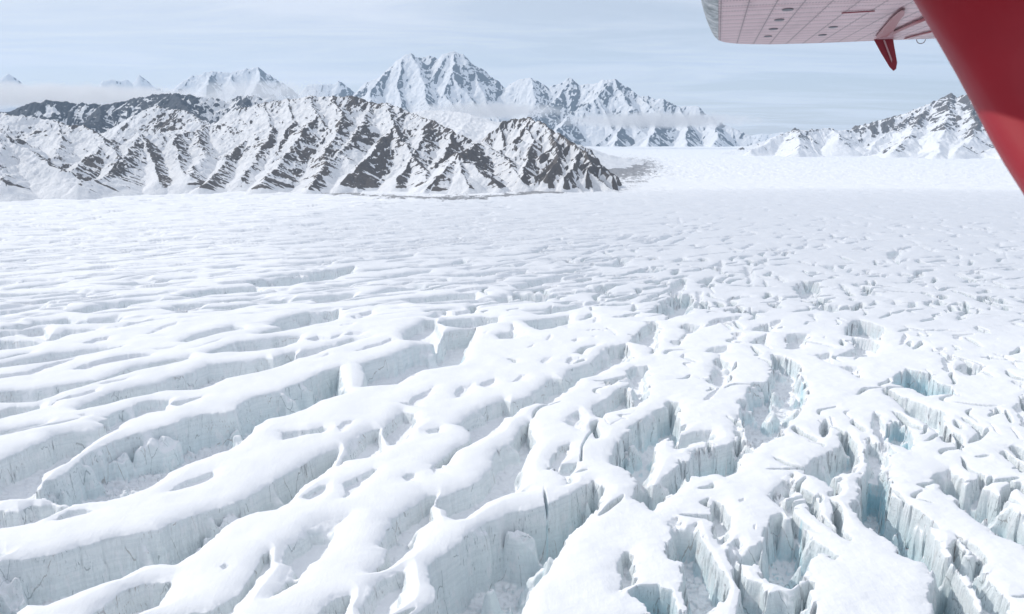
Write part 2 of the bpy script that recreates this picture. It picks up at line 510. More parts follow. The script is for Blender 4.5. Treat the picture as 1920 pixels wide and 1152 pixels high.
('G','s','1640 190 1680 180 1750 190 1740 215 1690 240 1660 230'),
('G','w','1780 165 1850 130 1920 120 1980 180 1920 180'),
('G','w','1770 265 1840 220 1910 200 1920 270 1850 262'),
('G','s','1410 520 1470 520 1510 400 1560 360 1640 420 1650 500 1670 545 1570 600 1520 580 1450 540'),
('G','s','1430 690 1520 630 1560 600 1500 680 1440 710'),
('G','r','1690 700 1740 640 1810 560 1900 560 1960 540 2000 700 2080 800 2040 900 1960 980 1900 1010 1820 1060 1750 980 1710 850'),
('G','s','750 75 820 60 940 40 930 60 820 80'),
('G','s','560 30 650 60 660 100 600 120 620 70'),
('G','s','440 250 490 230 510 255 470 262'),
('G','s','390 405 440 360 520 370 440 420'),
('G','s','450 340 500 310 540 315 490 340'),
('G','s','100 300 170 270 160 290'),
('G','s','210 410 250 370 310 360 280 410 230 420'),
('G','s','0 555 60 500 110 500 80 545'),
('G','s','380 130 440 135 420 160'),
('G','s','250 250 290 210 310 225 280 250'),
('G','s','550 175 600 160 590 180'),
('G','s','590 215 640 210 620 235'),
('G','w','1000 30 1100 0 1360 0 1340 50 1240 65 1140 90 1200 50'),
('G','s','1210 880 1260 860 1280 910'),
('H','r','30 340 120 360 200 400 260 440 230 520 300 560 310 640 240 780 120 900 60 980 0 990 -60 950 0 800 0 600'),
('H','b','250 510 285 520 270 640 250 740 210 730 240 620'),
('H','w','575 200 590 130 640 90 690 85 860 130 880 180 830 240 740 225 690 215 640 210'),
('H','w','500 350 560 330 650 300 640 220 800 240 860 280 780 360 640 360 540 355'),
('H','s','320 350 400 340 460 330 480 420 420 400'),
('H','s','545 440 600 430 690 440 690 530 650 500'),
('H','b','935 570 940 520 1040 460 1160 480 1230 490 1270 560 1380 580 1440 650 1300 650 1200 660 1100 620 1030 590'),
('H','w','850 630 890 610 1000 650 1140 700 1330 780 1340 880 1400 1000 1340 1000 1220 900 1150 850 1050 800 1030 750 930 670'),
('H','s','460 810 490 820 515 875 480 870'),
('H','s','1380 220 1450 200 1455 270 1400 240'),
('H','w','980 290 1020 190 1060 210 1040 270'),
('H','s','1200 250 1230 270 1240 295'),
('H','s','1260 320 1320 310 1340 325 1290 335'),
('H','w','1310 460 1300 390 1400 340 1380 420 1400 480 1350 480'),
('H','w','1400 460 1450 420 1530 420 1640 430 1560 490 1480 500'),
('H','b','900 860 950 840 1000 850 1030 820 1060 900 1110 1000 1080 1090 1000 1040 920 1020 880 930'),
('H','r','770 860 800 780 850 800 900 920 900 1020 980 1080 930 1130 850 1060 800 950'),
('H','r','720 1000 760 960 880 1060 930 1152 880 1250 740 1250 720 1100'),
('H','c','598 950 622 940 628 1180 602 1180'),
('H','w','1660 860 1700 890 1760 970 1700 930'),
('H','w','1820 900 1870 940 1920 1000 1870 990'),
('H','w','1410 40 1500 20 1590 30 1590 50 1500 45 1430 95'),
('H','s','1110 170 1160 210 1130 210'),
('H','s','1670 240 1720 230 1730 240'),
('H','w','1690 340 1800 380 1880 460 1860 390 1780 350'),
('H','s','1840 750 1920 640 1960 700 1960 900 1900 880'),
('H','w','300 50 360 100 370 50 340 40'),
('H','s','0 180 20 100 100 90 80 150'),
('H','w','140 290 130 200 200 190 320 190 260 290 200 305'),
('H','s','410 230 430 210 440 230'),
('E','w','500 16 800 -44 1000 -64 1200 -74 1120 -44 860 -4 660 36'),
('E','w','1300 -94 1600 -154 1920 -174 2000 -124 1800 -114 1520 -94'),
('E','w','1840 -204 2160 -244 2400 -284 2660 -314 2640 -274 2480 -214 2300 -194 2160 -174 1920 -174'),
('E','w','1200 -4 1400 -24 1520 -24 1500 6 1300 16'),
('E','w','2340 -64 2500 -104 2660 -114 2640 -84 2400 -44'),
('E','w','2740 -104 2900 -154 3120 -174 3280 -164 3000 -134'),
('E','w','3000 -64 3200 -94 3400 -114 3580 -124 3560 -74 3400 -64 3120 -34'),
('E','w','3700 -84 3800 -104 3920 -84 3760 -44'),
('E','w','0 -74 320 -94 660 -124 640 -104 300 -74 0 -54'),
('E','w','2180 -334 2400 -354 2580 -364 2400 -336'),
('E','w','2760 -224 3000 -264 3240 -284 3200 -260 2960 -234'),
('E','w','0 16 240 -14 520 -40 500 -20 240 12 0 40'),
('E','w','800 -174 1040 -204 1280 -220 1240 -200 1000 -174'),
('E','w','3400 -174 3600 -204 3800 -228 3760 -204 3560 -174'),
('E','w','2900 -434 3120 -454 3180 -464 3120 -440'),
('E','w','2800 -374 2960 -394 3120 -408 3080 -384 2920 -364'),
('E','w','3360 -334 3440 -354 3560 -364 3440 -324'),
('G','w','0 -174 120 -204 380 -244 380 -204 200 -184 60 -144'),
('G','w','380 -220 680 -264 660 -240 400 -210'),
('G','w','600 -324 760 -334 800 -374 900 -364 840 -314 680 -310'),
('G','w','500 -394 600 -434 740 -474 720 -444 580 -404'),
('G','w','980 -484 1120 -534 1300 -564 1160 -514 1020 -480'),
('G','w','770 -504 840 -544 920 -548 860 -514'),
('G','w','920 -264 1000 -304 1180 -294 1080 -260'),
('G','w','0 -84 0 -124 320 -104 340 -74 200 -44 80 -64'),
('G','w','560 -124 660 -164 780 -164 700 -114'),
('G','w','2820 -374 2810 -414 2880 -434 2930 -454 2920 -394 2870 -348'),
('G','w','1540 -284 1530 -334 1570 -354 1600 -334 1570 -244'),
('G','w','1740 -264 1740 -314 1810 -304 1820 -204 1780 -184'),
('G','w','1180 -124 1180 -184 1280 -224 1320 -214 1290 -134 1240 -120'),
('G','w','1040 -4 1200 -84 1340 -114 1370 -24 1300 56 1200 76 1120 36'),
('G','w','1380 -24 1380 -124 1430 -124 1430 -34'),
('G','w','2100 -164 2180 -204 2300 -184 2320 -104 2260 -54 2160 -84'),
('G','w','1960 -64 2000 -94 2030 -44 2000 -24'),
('G','w','2280 -4 2320 -24 2460 -24 2440 26 2320 16'),
('G','w','1700 -434 1800 -484 1840 -484 1760 -434'),
('G','w','1960 -414 2020 -434 2040 -394'),
('G','w','2120 -444 2220 -484 2220 -454 2160 -434'),
('G','w','2210 -314 2280 -344 2280 -304'),
('G','w','2300 -314 2420 -314 2430 -264'),
('G','w','2940 -284 2960 -324 2980 -274'),
('G','w','2560 -184 2680 -144 2780 -84 2680 -94'),
('G','w','3140 -44 3200 -64 3280 -24 3200 -20'),
('G','w','3160 -164 3210 -144 3180 -124'),
('G','w','3400 -244 3440 -284 3520 -304 3480 -260'),
('G','w','3530 -224 3564 -194 3540 -180'),
('G','w','3680 -424 3710 -414 3724 -334 3700 -378'),
('G','w','1400 -214 1520 -234 1500 -194 1420 -184'),
('G','w','1850 -334 1920 -340 1910 -308'),
('G','w','1200 -354 1280 -384 1320 -364 1240 -340'),
('G','w','2620 -264 2700 -284 2690 -254'),
]
STY = {  # depth factor, wall width factor, pillow, rubble amplitude, blue
    'w': (1.25, 0.10, 1.0, 0.05, 0.0),
    's': (0.85, 0.28, 1.0, 0.02, 0.0),
    'r': (1.1, 0.14, 0.7, 0.085, 0.10),
    'b': (1.6, 0.08, 0.5, 0.12, 0.7),
    'c': (9.0, 0.04, 0.1, 0.0, 0.5)}


def build_glacier():
    px = np.arange(-330, 2252, 1.55)
    # rows by photo row down to far away, then out to the head of the valley
    rows = [1390.0]
    while rows[-1] > 276.0:
        y = rows[-1]
        rows.append(y - (0.72 if y > 600 else 0.48 if y > 400 else 0.42))
    py = np.array(rows)
    PX, PY = np.meshgrid(px, py)
    X, Y = ground(PX, PY)
    X = X.astype(np.float32)
    Y = Y.astype(np.float32)
    D = np.hypot(X, Y)
    nr, nc = X.shape
    carve = np.zeros_like(X)
    blue = np.zeros_like(X)
    dmin = np.full_like(X, 60.0)          # distance to the nearest rim, outside
    pil = np.zeros_like(X)
    # wobble of the rims, metres
    wob_big = fbm(X / 17, Y / 17, 3, 11)
    wob_sm = fbm(X / 4.2, Y / 4.2, 3, 21)
    flute = ridged(X / 6.0, Y / 6.0, 3, 31)
    rub = ridged(X / 9.0, Y / 9.0, 4, 41, 0.6) - 0.55
    rowsp = D * D / (H * F) * 0.5
    lod = 1 - sstep(1.2, 3.6, rowsp)
    wob_sm = wob_sm * lod
    wob_big = wob_big * (1 - 0.7 * sstep(4, 10, rowsp))
    flute = 1 - (1 - flute) * lod
    ang = 0.5
    cf1, cid, cedge = cells((X * math.cos(ang) + Y * math.sin(ang)) / 8.5 + 0.35 * wob_big, (-X * math.sin(ang) + Y * math.cos(ang)) / 6.0 + 0.35 * wob_sm, 91)
    bf1, bid, bedge = cells(X / 4.6 + 0.4 * wob_sm, Y / 4.2 + 0.4 * wob_big, 92)
    cid = 0.5 + (cid - 0.5) * (1 - sstep(2.0, 5.0, rowsp))
    blocks = (bid - 0.5) * 1.3 * sstep(0.02, 0.16, bedge) + 0.5 * (cid - 0.5) - 0.35 * (1 - sstep(0.0, 0.12, bedge))
    broken = sstep(-0.05, 0.22, X / Y)
    slump = 5.5 * sstep(0.10, 0.55, fbm(X / 24, Y / 24, 3, 97))
    ledge = np.clip(fbm(X / 9, Y / 9, 2, 98) * 2.2, -1, 1)
    rowpy = py

    def sl(x0, x1, y0, y1):
        c0 = int(np.clip(np.searchsorted(px, x0), 0, nc))
        c1 = int(np.clip(np.searchsorted(px, x1), 0, nc))
        r0 = int(np.clip(np.searchsorted(-rowpy, -y1), 0, nr))
        r1 = int(np.clip(np.searchsorted(-rowpy, -y0), 0, nr))
        return slice(r0, r1), slice(c0, c1)

    def put(s, d, style, scale, dep_override=None, width=None):
        kd, kw, kp, kr, kb = STY[style]
        dmx = width if width is not None else float(d.max())
        if dmx <= 0:
            return
        tanv = H / float(np.mean(D[s]))
        br = float(np.mean(broken[s]))
        depth = kd * 2 * dmx * max(tanv, 0.22) * (1 + 0.7 * br)
        depth = min(max(depth, 1.2), 46.0) if dep_override is None else dep_override
        amp = min(1.0, dmx / 5.0) * scale
        dd = d + amp * (0.5 + 0.5 * min(1.0, dmx / 6.0)) * (1.3 * wob_big[s] + 0.5 * wob_sm[s] + (0.8 + 2.6 * broken[s]) * (cid[s] - 0.5)) * sstep(-4, 1.0, d)
        ww = max(kw * depth, 0.5, 0.5 * float(np.mean(D[s])) ** 2 / (H * F)) * (1 + slump[s] * min(1.0, dmx / 8.0))
        dw = dd - (0.5 * amp * (1 - flute[s]))
        t = np.clip(dw / ww, 0, 1)
        prof = t + ledge[s] * np.sin(t * 2 * math.pi) * 0.10
        tail = np.clip((dw - ww) / max(dmx, 1.0), 0, 1)
        c = -depth * (0.84 * prof + 0.16 * np.sqrt(tail))
        c = c + np.where(t >= 0.6, kr * depth * 1.4 * (0.5 * rub[s] + 0.75 * blocks[s]) * sstep(0.6, 1.0, t), 0)
        carve[s] = np.minimum(carve[s], c)
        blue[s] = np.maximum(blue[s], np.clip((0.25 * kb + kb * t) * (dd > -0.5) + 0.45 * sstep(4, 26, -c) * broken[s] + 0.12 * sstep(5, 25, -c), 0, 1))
        out = np.maximum(-dd, 0)
        pil[s] = np.maximum(pil[s], kp * (1 - 0.55 * broken[s]) * min(1.0, depth / 8.0, dmx / 5.0) * np.exp(-out / 5.6) * np.clip(1 - out / 16.0, 0, 1))

    for tile, style, pts in CREV:
        v = np.array([float(a) for a in pts.split()]).reshape(-1, 2)
        ox, oy = TILES[tile]
        v = v / 4.0 + np.array([ox, oy])
        gx, gy = ground(v[:, 0], v[:, 1])
        dist = math.hypot(gx.mean(), gy.mean())
        mpx = 16.0 / (math.hypot(dist, H) / F)
        mpy = mpx * 0.9
        s = sl(v[:, 0].min() - mpx, v[:, 0].max() + mpx, v[:, 1].min() - mpy, v[:, 1].max() + mpy)
        xs, ys = X[s], Y[s]
        if xs.size == 0:
            continue
        d2 = np.full(xs.shape, 1e9, np.float32)
        ins = np.zeros(xs.shape, bool)
        n = len(gx)
        for i in range(n):
            ax, ay, bx, by = gx[i], gy[i], gx[(i + 1) % n], gy[(i + 1) % n]
            ex, ey = bx - ax, by - ay
            t = np.clip(((xs - ax) * ex + (ys - ay) * ey) / (ex * ex + ey * ey + 1e-9), 0, 1)
            d2 = np.minimum(d2, (xs - ax - t * ex) ** 2 + (ys - ay - t * ey) ** 2)
            if abs(ey) > 1e-9:
                cross = ((ay > ys) != (by > ys)) & (xs < ex * (ys - ay) / ey + ax)
                ins ^= cross
        d = np.sqrt(d2)
        d = np.where(ins, d, -d)
        put(s, d, style, 1.0 if style != 'c' else 0.2)

    # crevasses beyond the mapped part and around it
    rng = np.random.default_rng(5)

    def lens(cx, cy, az, hl, hw, style, depth, curve):
        ux, uy = math.sin(az), math.cos(az)
        ext = hl + 12
        hw = max(hw, 0.5 * (cx * cx + cy * cy) / (H * F))
        ax = abs(ux) * hl + abs(uy) * (hw + abs(curve)) + 9
        ay = abs(uy) * hl + abs(ux) * (hw + abs(curve)) + 9
        qx, qy = to_px(np.array([cx - ax, cx + ax, cx - ax, cx + ax]), np.array([cy - ay, cy - ay, cy + ay, cy + ay]), 0.0)
        s = sl(qx.min(), qx.max(), qy.min(), qy.max())
        xs, ys = X[s] - cx, Y[s] - cy
        if xs.size < 6:
            return
        t = (xs * ux + ys * uy) / hl
        q = xs * uy - ys * ux
        q = q - curve * np.sin(t * 2.2 + curve)
        ww = hw * np.sqrt(np.clip(1 - t * t, 0, 1))
        d = ww - np.abs(q)
        d = np.where(np.abs(t) > 1, -np.hypot((np.abs(t) - 1) * hl, q), d)
        put(s, d, style, min(1.0, hw / 5.0), depth, hw)

    yy = 270.0
    while yy < 3600:
        step = 19 + yy * 0.0095
        xw = yy * 0.86 + 80
        xx = -xw + rng.uniform(0, 30)
        while xx < xw:
            cx = xx + rng.uniform(-12, 12)
            cy = yy + rng.uniform(-1.4, 1.4) * step
            if cy < 200 or rng.uniform() < 0.9 * float(sstep(0.0, 0.7, gnoise(np.array([cx / 330]), np.array([cy / 420]), 77)[0])):
                xx += 40
                continue
            qx, qy = to_px(cx, cy, 0.0)
            u = (cx / max(cy, 1.0)) / 0.6                       # -1 left .. 1 right
            far = min(max((cy - 700) / 1500, 0), 1)
            stepx = 62 + 30 * far - 18 * max(u, 0)
            xx += stepx * rng.uniform(0.7, 1.25)
            if 0 < qx < 1925 and 577 < qy < 1160:
                # only tiny extra holes between the mapped crevasses
                continue
            if 0 < qx < 1925 and 470 < qy < 577 and rng.uniform() < 0.45:
                continue
            right = sstep(0.05, 0.6, np.float64(u))
            az = math.radians(72 - 46 * float(right) - 22 * (1 - far) * (1 - float(right)) + rng.normal(0, 7 + 26 * float(right)))
            hl = rng.uniform(24, 62) * (1 + 0.5 * far) * (1 - 0.55 * float(right))
            hw = rng.uniform(2.2, 8.0) * (1 - 0.1 * float(right)) * (1 - 0.2 * far)
            # the surface closes up away from the icefall
            fade = 1 - sstep(1500, 3000, np.float64(cy + 500 * float(right)))
            if rng.uniform() > 0.35 + 0.65 * float(fade):
                continue
            wallish = rng.uniform() < 0.55 and cy < 1700
            depth = (rng.uniform(8, 16) if wallish else rng.uniform(3.5, 7.5)) * (0.40 + 0.60 * float(fade))
            lens(cx, cy, az, hl, hw, 'w' if wallish else 's', depth, rng.uniform(-5, 5))
        yy += step

    # small open cracks and holes between the big crevasses where the ice is most broken
    for i in range(340):
        qx = rng.uniform(860, 1940)
        qy = 577 + 400 * rng.uniform() ** 1.5
        if rng.uniform() > (qx - 760) / 1100:
            continue
        gx, gy = ground(qx, qy)
        az = math.radians((12 if rng.uniform() < 0.72 else 60) + rng.normal(0, 26))
        hl = rng.uniform(5, 22)
        lens(float(gx), float(gy), az, hl, rng.uniform(1.0, 2.8) * (0.8 + hl / 34), 'w', rng.uniform(7, 17), rng.uniform(-5, 5))
    for i in range(300):
        qx = rng.uniform(820, 1940)
        qy = 418 + 165 * rng.uniform() ** 0.8
        gx, gy = ground(qx, qy)
        if rng.uniform() < 0.8 * float(sstep(0.0, 0.6, gnoise(np.array([gx / 260]), np.array([gy / 300]), 79)[0])):
            continue
        az = math.radians((20 if rng.uniform() < 0.5 else 66) + rng.normal(0, 20))
        hl = rng.uniform(8, 30)
        lens(float(gx), float(gy), az, hl, rng.uniform(2.4, 6.0), 'w', rng.uniform(9, 22), rng.uniform(-6, 6))

    # rolling, wind-packed top surface
    fall = 1.0
    und = 2.4 * fbm(X / 85, Y / 85, 3, 51) + 0.7 * fbm(X / 30, Y / 26, 3, 56) + (0.13 + 0.16 * broken) * fbm(X / 9, Y / 6, 3, 61)
    pillow = -pil * 3.4
    Z = und + pillow + carve
    # half-buried crevasses: long shallow troughs lying across the ice, coarser blocks of them further up the valley
    def troughs(az, ln, wd, seed, lo=0.16, hi=0.50):
        al = X * math.sin(az) + Y * math.cos(az)
        ac = X * math.cos(az) - Y * math.sin(az)
        wv = 14 * gnoise(al / 160, ac / 160, seed + 50)
        n = gnoise(al / ln, (ac + wv) / wd, seed) + 0.35 * gnoise(al / (ln * 0.45), (ac + wv) / (wd * 0.5), seed + 1)
        return sstep(lo, hi, n)
    uu = X / np.maximum(Y, 1)
    leftw = 1 - 0.85 * sstep(-0.05, 0.28, uu)
    calm = 1 - 0.8 * np.exp(-((uu - 0.42) / 0.16) ** 2) * sstep(1900, 2600, D)
    w1 = sstep(850, 1150, D) * (1 - sstep(1700, 2300, D))
    w2 = sstep(1500, 2100, D) * (1 - sstep(3000, 3800, D))
    w3 = sstep(2600, 3400, D)
    az1 = math.radians(70)
    Z = Z - leftw * calm * (3.6 * w1 * troughs(az1, 58, 17, 301) + 5.2 * w2 * troughs(math.radians(78), 85, 30, 311) + 7.0 * w3 * troughs(math.radians(84), 130, 62, 321))
    # beyond the crevasses: low hummocks, steeper where the valley steps up
    farm = sstep(1500, 3200, D)
    right = sstep(0.0, 0.35, X / Y)
    hum = fbm(X / 60 + Y / 200, Y / 42, 4, 71, 0.62)
    Z = Z + farm * hum * (2.2 + 5.0 * sstep(3300, 4600, D) * right)
    # the icefall step where the side valley joins, right of the dark spur
    u = X / Y
    Z = Z + 10 * sstep(3300, 5200, D) * sstep(0.02, 0.1, u)
    icefall = sstep(0.05, 0.12, u) * (1 - sstep(0.22, 0.42, u)) * sstep(3500, 4200, D) * (1 - sstep(6000, 7800, D))
    Z = Z + icefall * 9 * (ridged(X / 70, Y / 110, 4, 81, 0.6) - 0.5)
    # moraine dirt: along the foot of the mountains and below the spur
    PXm, PYm = to_px(X, Y, 0.0)
    PYm = PYm + 5.0 * fbm(X / 130, Y / 260, 3, 87)
    foot = np.interp(PXm, [-400, 0, 500, 640, 760, 900, 1050, 1150, 1250, 1500], [352, 354, 356, 362, 370, 369, 358, 348, 330, 300])
    band = np.exp(-((PYm - foot) / 5.0) ** 2) * np.interp(PXm, [-400, 400, 640, 1100, 1200, 1350], [0.42, 0.40, 0.62, 0.85, 0.5, 0.0])
    blob = np.maximum(np.exp(-((PXm - 1160) / 85.0) ** 2 - ((PYm - 318) / 22.0) ** 2) * 1.0, np.exp(-((PXm - 1060) / 140.0) ** 2 - ((PYm - 352) / 9.0) ** 2) * 0.8)
    mor = np.maximum(band, blob)
    mor = mor * (D > 2200)
    grid_mesh('glacier', X, Y, Z, glacier_material(), {'ice_blue': blue, 'moraine': mor},
              label='crevassed snow covered glacier filling the valley floor')


# ------------------------------------------------------------------ mountains
def rock_material(name, rock_a, rock_b, scale, thr, grain=1.0):
    m, t, b, out = mat_new(name)
    tcn = N(t, 'ShaderNodeTexCoord')

    def noise(sc_, detail=5, rough=0.6, dist=0.0):
        n = N(t, 'ShaderNodeTexNoise', inp={'Scale': sc_ / scale, 'Detail': detail, 'Roughness': rough, 'Distortion': dist})
        L(t, tcn, 'Object', n, 'Vector')
        return n.outputs['Fac']
    at_ = N(t, 'ShaderNodeAttribute', attribute_name='rock')
    f = mth(t, 'ADD', at_.outputs['Fac'], mth(t, 'MULTIPLY', mth(t, 'SUBTRACT', noise(22.0, 6, 0.64), 0.5), 0.32 * grain))
    rm = ramp(t, [(thr - 0.03, 0.0), (thr + 0.03, 1.0)])
    t.links.new(f, rm.inputs[0])
    rc = mixc(t, noise(3.0, 5), rock_a, rock_b)
    rc = mixc(t, mth(t, 'MULTIPLY', noise(40.0, 5, 0.7), 0.5), rc, (0.03, 0.03, 0.033))
    snowc = mixc(t, noise(6.0, 3), (0.84, 0.85, 0.87), (0.90, 0.90, 0.905))
    c = mixc(t, rm.outputs[0], snowc, rc)
    t.links.new(c, b.inputs['Base Color'])
    b.inputs['Roughness'].default_value = 0.85
    b.inputs['Specular IOR Level'].default_value = 0.15
    n = bump(t, noise(30.0, 8, 0.7), 0.9, 0.02 * scale)
    t.links.new(n, b.inputs['Normal'])
    return m


def make_range(name, label, ridges, d0, d1, nrow, pxr, pxstep, flank, crest, spacing, zbase, mat,
               seed, noise_amp, rock_fn, spurlen=1.0, kids=2, skip=0.35, sgrad=1.0, face_bias=0.06):
    rng = np.random.default_rng(seed)
    px = np.arange(pxr[0], pxr[1], pxstep)
    az = np.arctan((px - 960) / F / CP)
    dd = np.linspace(0, 1, nrow)
    dd = d0 + (d1 - d0) * dd ** 1.0
    AZ, DD = np.meshgrid(az, dd)
    X = (np.sin(AZ) * DD).astype(np.float32)
    Y = (np.cos(AZ) * DD).astype(np.float32)
    wx = noise_amp * 0.9 * fbm(X / (noise_amp * 5), Y / (noise_amp * 5), 4, seed + 1)
    wy = noise_amp * 0.9 * fbm(X / (noise_amp * 5), Y / (noise_amp * 5), 4, seed + 7)
    XW, YW = X + wx, Y + wy
    Z = np.full_like(X, -1e4)
    SS = np.zeros_like(X)
    FB = np.zeros_like(X)
    DI = np.zeros_like(X)
    segs = []

    def poly(p, k, level, spread=True):
        p = [np.array(q, float) for q in p]
        s0 = s00 = rng.uniform(0, 1e4)
        for a, b_ in zip(p[:-1], p[1:]):
            segs.append((a, b_, k, level, s0, s00))
            s0 += math.hypot(*(b_ - a)[:2])
        if level >= kids:
            return
        # walk along and send spurs down both sides
        sp = spacing * (0.5 if level else 1.0)
        side = 1 if rng.uniform() < 0.5 else -1
        for a, b_ in zip(p[:-1], p[1:]):
            ln = math.hypot(*(b_ - a)[:2])
            n = max(1, int(round(ln / sp * 2)))
            for i in range(n):
                t = (i + rng.uniform(0.1, 0.9)) / n
                o = a + (b_ - a) * t
                zz = o[2] - zbase
                if zz < 0.05 * spacing:
                    continue
                side = -side
                if level == 0 and rng.uniform() < skip:
                    continue
                e = (b_ - a)[:2] / (ln + 1e-9)
                nrm = np.array([e[1], -e[0]]) * side
                # downhill end of the parent pulls the spur along
                pull = e * (0.75 if b_[2] < a[2] else -0.75) * rng.uniform(0.2, 1.3) * (1 if abs(b_[2] - a[2]) / (ln + 1e-9) > 0.1 else 0.3)
                dr = nrm + pull
                dr /= np.linalg.norm(dr)
                g = crest * (sgrad if level == 0 else 1.0) * (1.0 + 0.45 * level) * rng.uniform(0.85, 1.2)
                length = min(zz / g, spacing * (4.5 if level == 0 else 1.4) * spurlen * rng.uniform(0.3, 1.3))
                q = [o - np.array([0, 0, 0.0])]
                st = 3
                cur = o.copy()
                d_ = dr.copy()
                for s_ in range(st):
                    ang = rng.normal(0, 0.28)
                    d_ = np.array([d_[0] * math.cos(ang) - d_[1] * math.sin(ang), d_[0] * math.sin(ang) + d_[1] * math.cos(ang)])
                    cur = cur + np.array([d_[0] * length / st, d_[1] * length / st, -g * length / st * (1.25 - 0.25 * s_)])
                    q.append(cur.copy())
                poly(q, k * (1.12 if level == 0 else 1.15), level + 1)

    for r in ridges:
        pts = [at(*q) for q in r['p']]
        poly(pts, r.get('k', flank), r.get('level', 0))
    for a, b_, k, level, s0, s00 in segs:
        zt = max(a[2], b_[2]) - zbase
        if zt <= 0:
            continue
        R = zt / k + noise_amp * 2
        if level > 0:
            R = min(R, spacing * (2.2 if level == 1 else 1.1))
        x0, x1 = min(a[0], b_[0]) - R, max(a[0], b_[0]) + R
        y0, y1 = min(a[1], b_[1]) - R, max(a[1], b_[1]) + R
        azs = [math.atan2(x, max(y, 1)) for x in (x0, x1) for y in (y0, y1)]
        ds = [math.hypot(x, y) for x in (x0, x1) for y in (y0, y1)]
        dlo = max(min(ds) if not (x0 < 0 < x1) else y0, 0)
        c0, c1 = np.searchsorted(az, min(azs)), np.searchsorted(az, max(azs))
        r0, r1 = np.searchsorted(dd, dlo), np.searchsorted(dd, max(ds))
        if c1 <= c0 or r1 <= r0:
            continue
        s = (slice(r0, r1), slice(c0, c1))
        ex, ey, ez = b_ - a
        t = np.clip(((XW[s] - a[0]) * ex + (YW[s] - a[1]) * ey) / (ex * ex + ey * ey + 1e-6), 0, 1)
        dist = np.hypot(XW[s] - a[0] - t * ex, YW[s] - a[1] - t * ey)
        z = a[2] + t * ez - k * dist
        new = z > Z[s]
        Z[s] = np.where(new, z, Z[s])
        cr_ = ex * (YW[s] - a[1]) - ey * (XW[s] - a[0])
        ln = math.hypot(ex, ey)
        fa, fb = (math.sin(k * 9173.3 + s00 * 1.7), math.sin(k * 511.7 + s00 * 3.1))
        FB[s] = np.where(new, np.where(cr_ > 0, fa, fb), FB[s])
        SS[s] = np.where(new, s0 + t * ln + np.where(cr_ > 0, 3333.0, 0.0) + 0.35 * dist, SS[s])
        DI[s] = np.where(new, dist, DI[s])
    rel = np.clip((Z - zbase) / (noise_amp * 4), 0, 1)
    Z = Z + rel * noise_amp * (0.55 * (ridged(X / (noise_amp * 3.2), Y / (noise_amp * 3.2), 5, seed + 3, 0.55) - 0.7)
                               + 0.34 * np.clip(DI / (0.12 * spacing), 0, 1) * (ridged(SS / (0.17 * spacing), DI / (1.3 * spacing), 3, seed + 5, 0.6) - 0.7)
                               + 0.28 * fbm(X / noise_amp, Y / noise_amp, 4, seed + 4, 0.6))
    # relief against the surroundings: ribs stand proud, gullies hold the snow

    def blur(a, nr_, nc_):
        def box(v, n, ax):
            if n < 1:
                return v
            v = np.moveaxis(v, ax, 0)
            pad = np.concatenate([np.repeat(v[:1], n + 1, 0), v, np.repeat(v[-1:], n, 0)])
            c = np.cumsum(pad, 0, dtype=np.float64)
            o = (c[2 * n + 1:] - c[:-(2 * n + 1)]) / (2 * n + 1)
            return np.moveaxis(o, 0, ax).astype(np.float32)
        for _ in range(2):
            a = box(box(a, nr_, 0), nc_, 1)
        return a
    Zc = np.maximum(Z, zbase - 30)
    dr = (d1 - d0) / nrow
    dc = (d0 + d1) / 2 * (az[1] - az[0])
    small = spacing * 0.16
    relief = (Zc - blur(Zc, int(small / dr), int(small / dc))) / (small * 0.28)
    gy_ = np.gradient(Zc, axis=0) / dr
    gx_ = np.gradient(Zc, axis=1) / dc
    slope = np.hypot(gx_, gy_)
    streak = fbm(SS / (0.13 * spacing), DI / (1.3 * spacing), 4, seed + 6, 0.58)
    rock = rock_fn(X, Y, Zc, relief, slope, gx_, gy_, AZ, streak) + face_bias * FB
    keep = Z > zbase - 12
    Z = np.maximum(Z, zbase - 40)
    return grid_mesh(name, X, Y, Z, mat, {'rock': rock}, label=label, keep=keep)


def km(lst, d=None):
    """list of (px, py, km)"""
    o = []
    for q in lst:
        o.append((q[0], q[1], (q[2] if len(q) > 2 else d) * 1000.0))
    return o


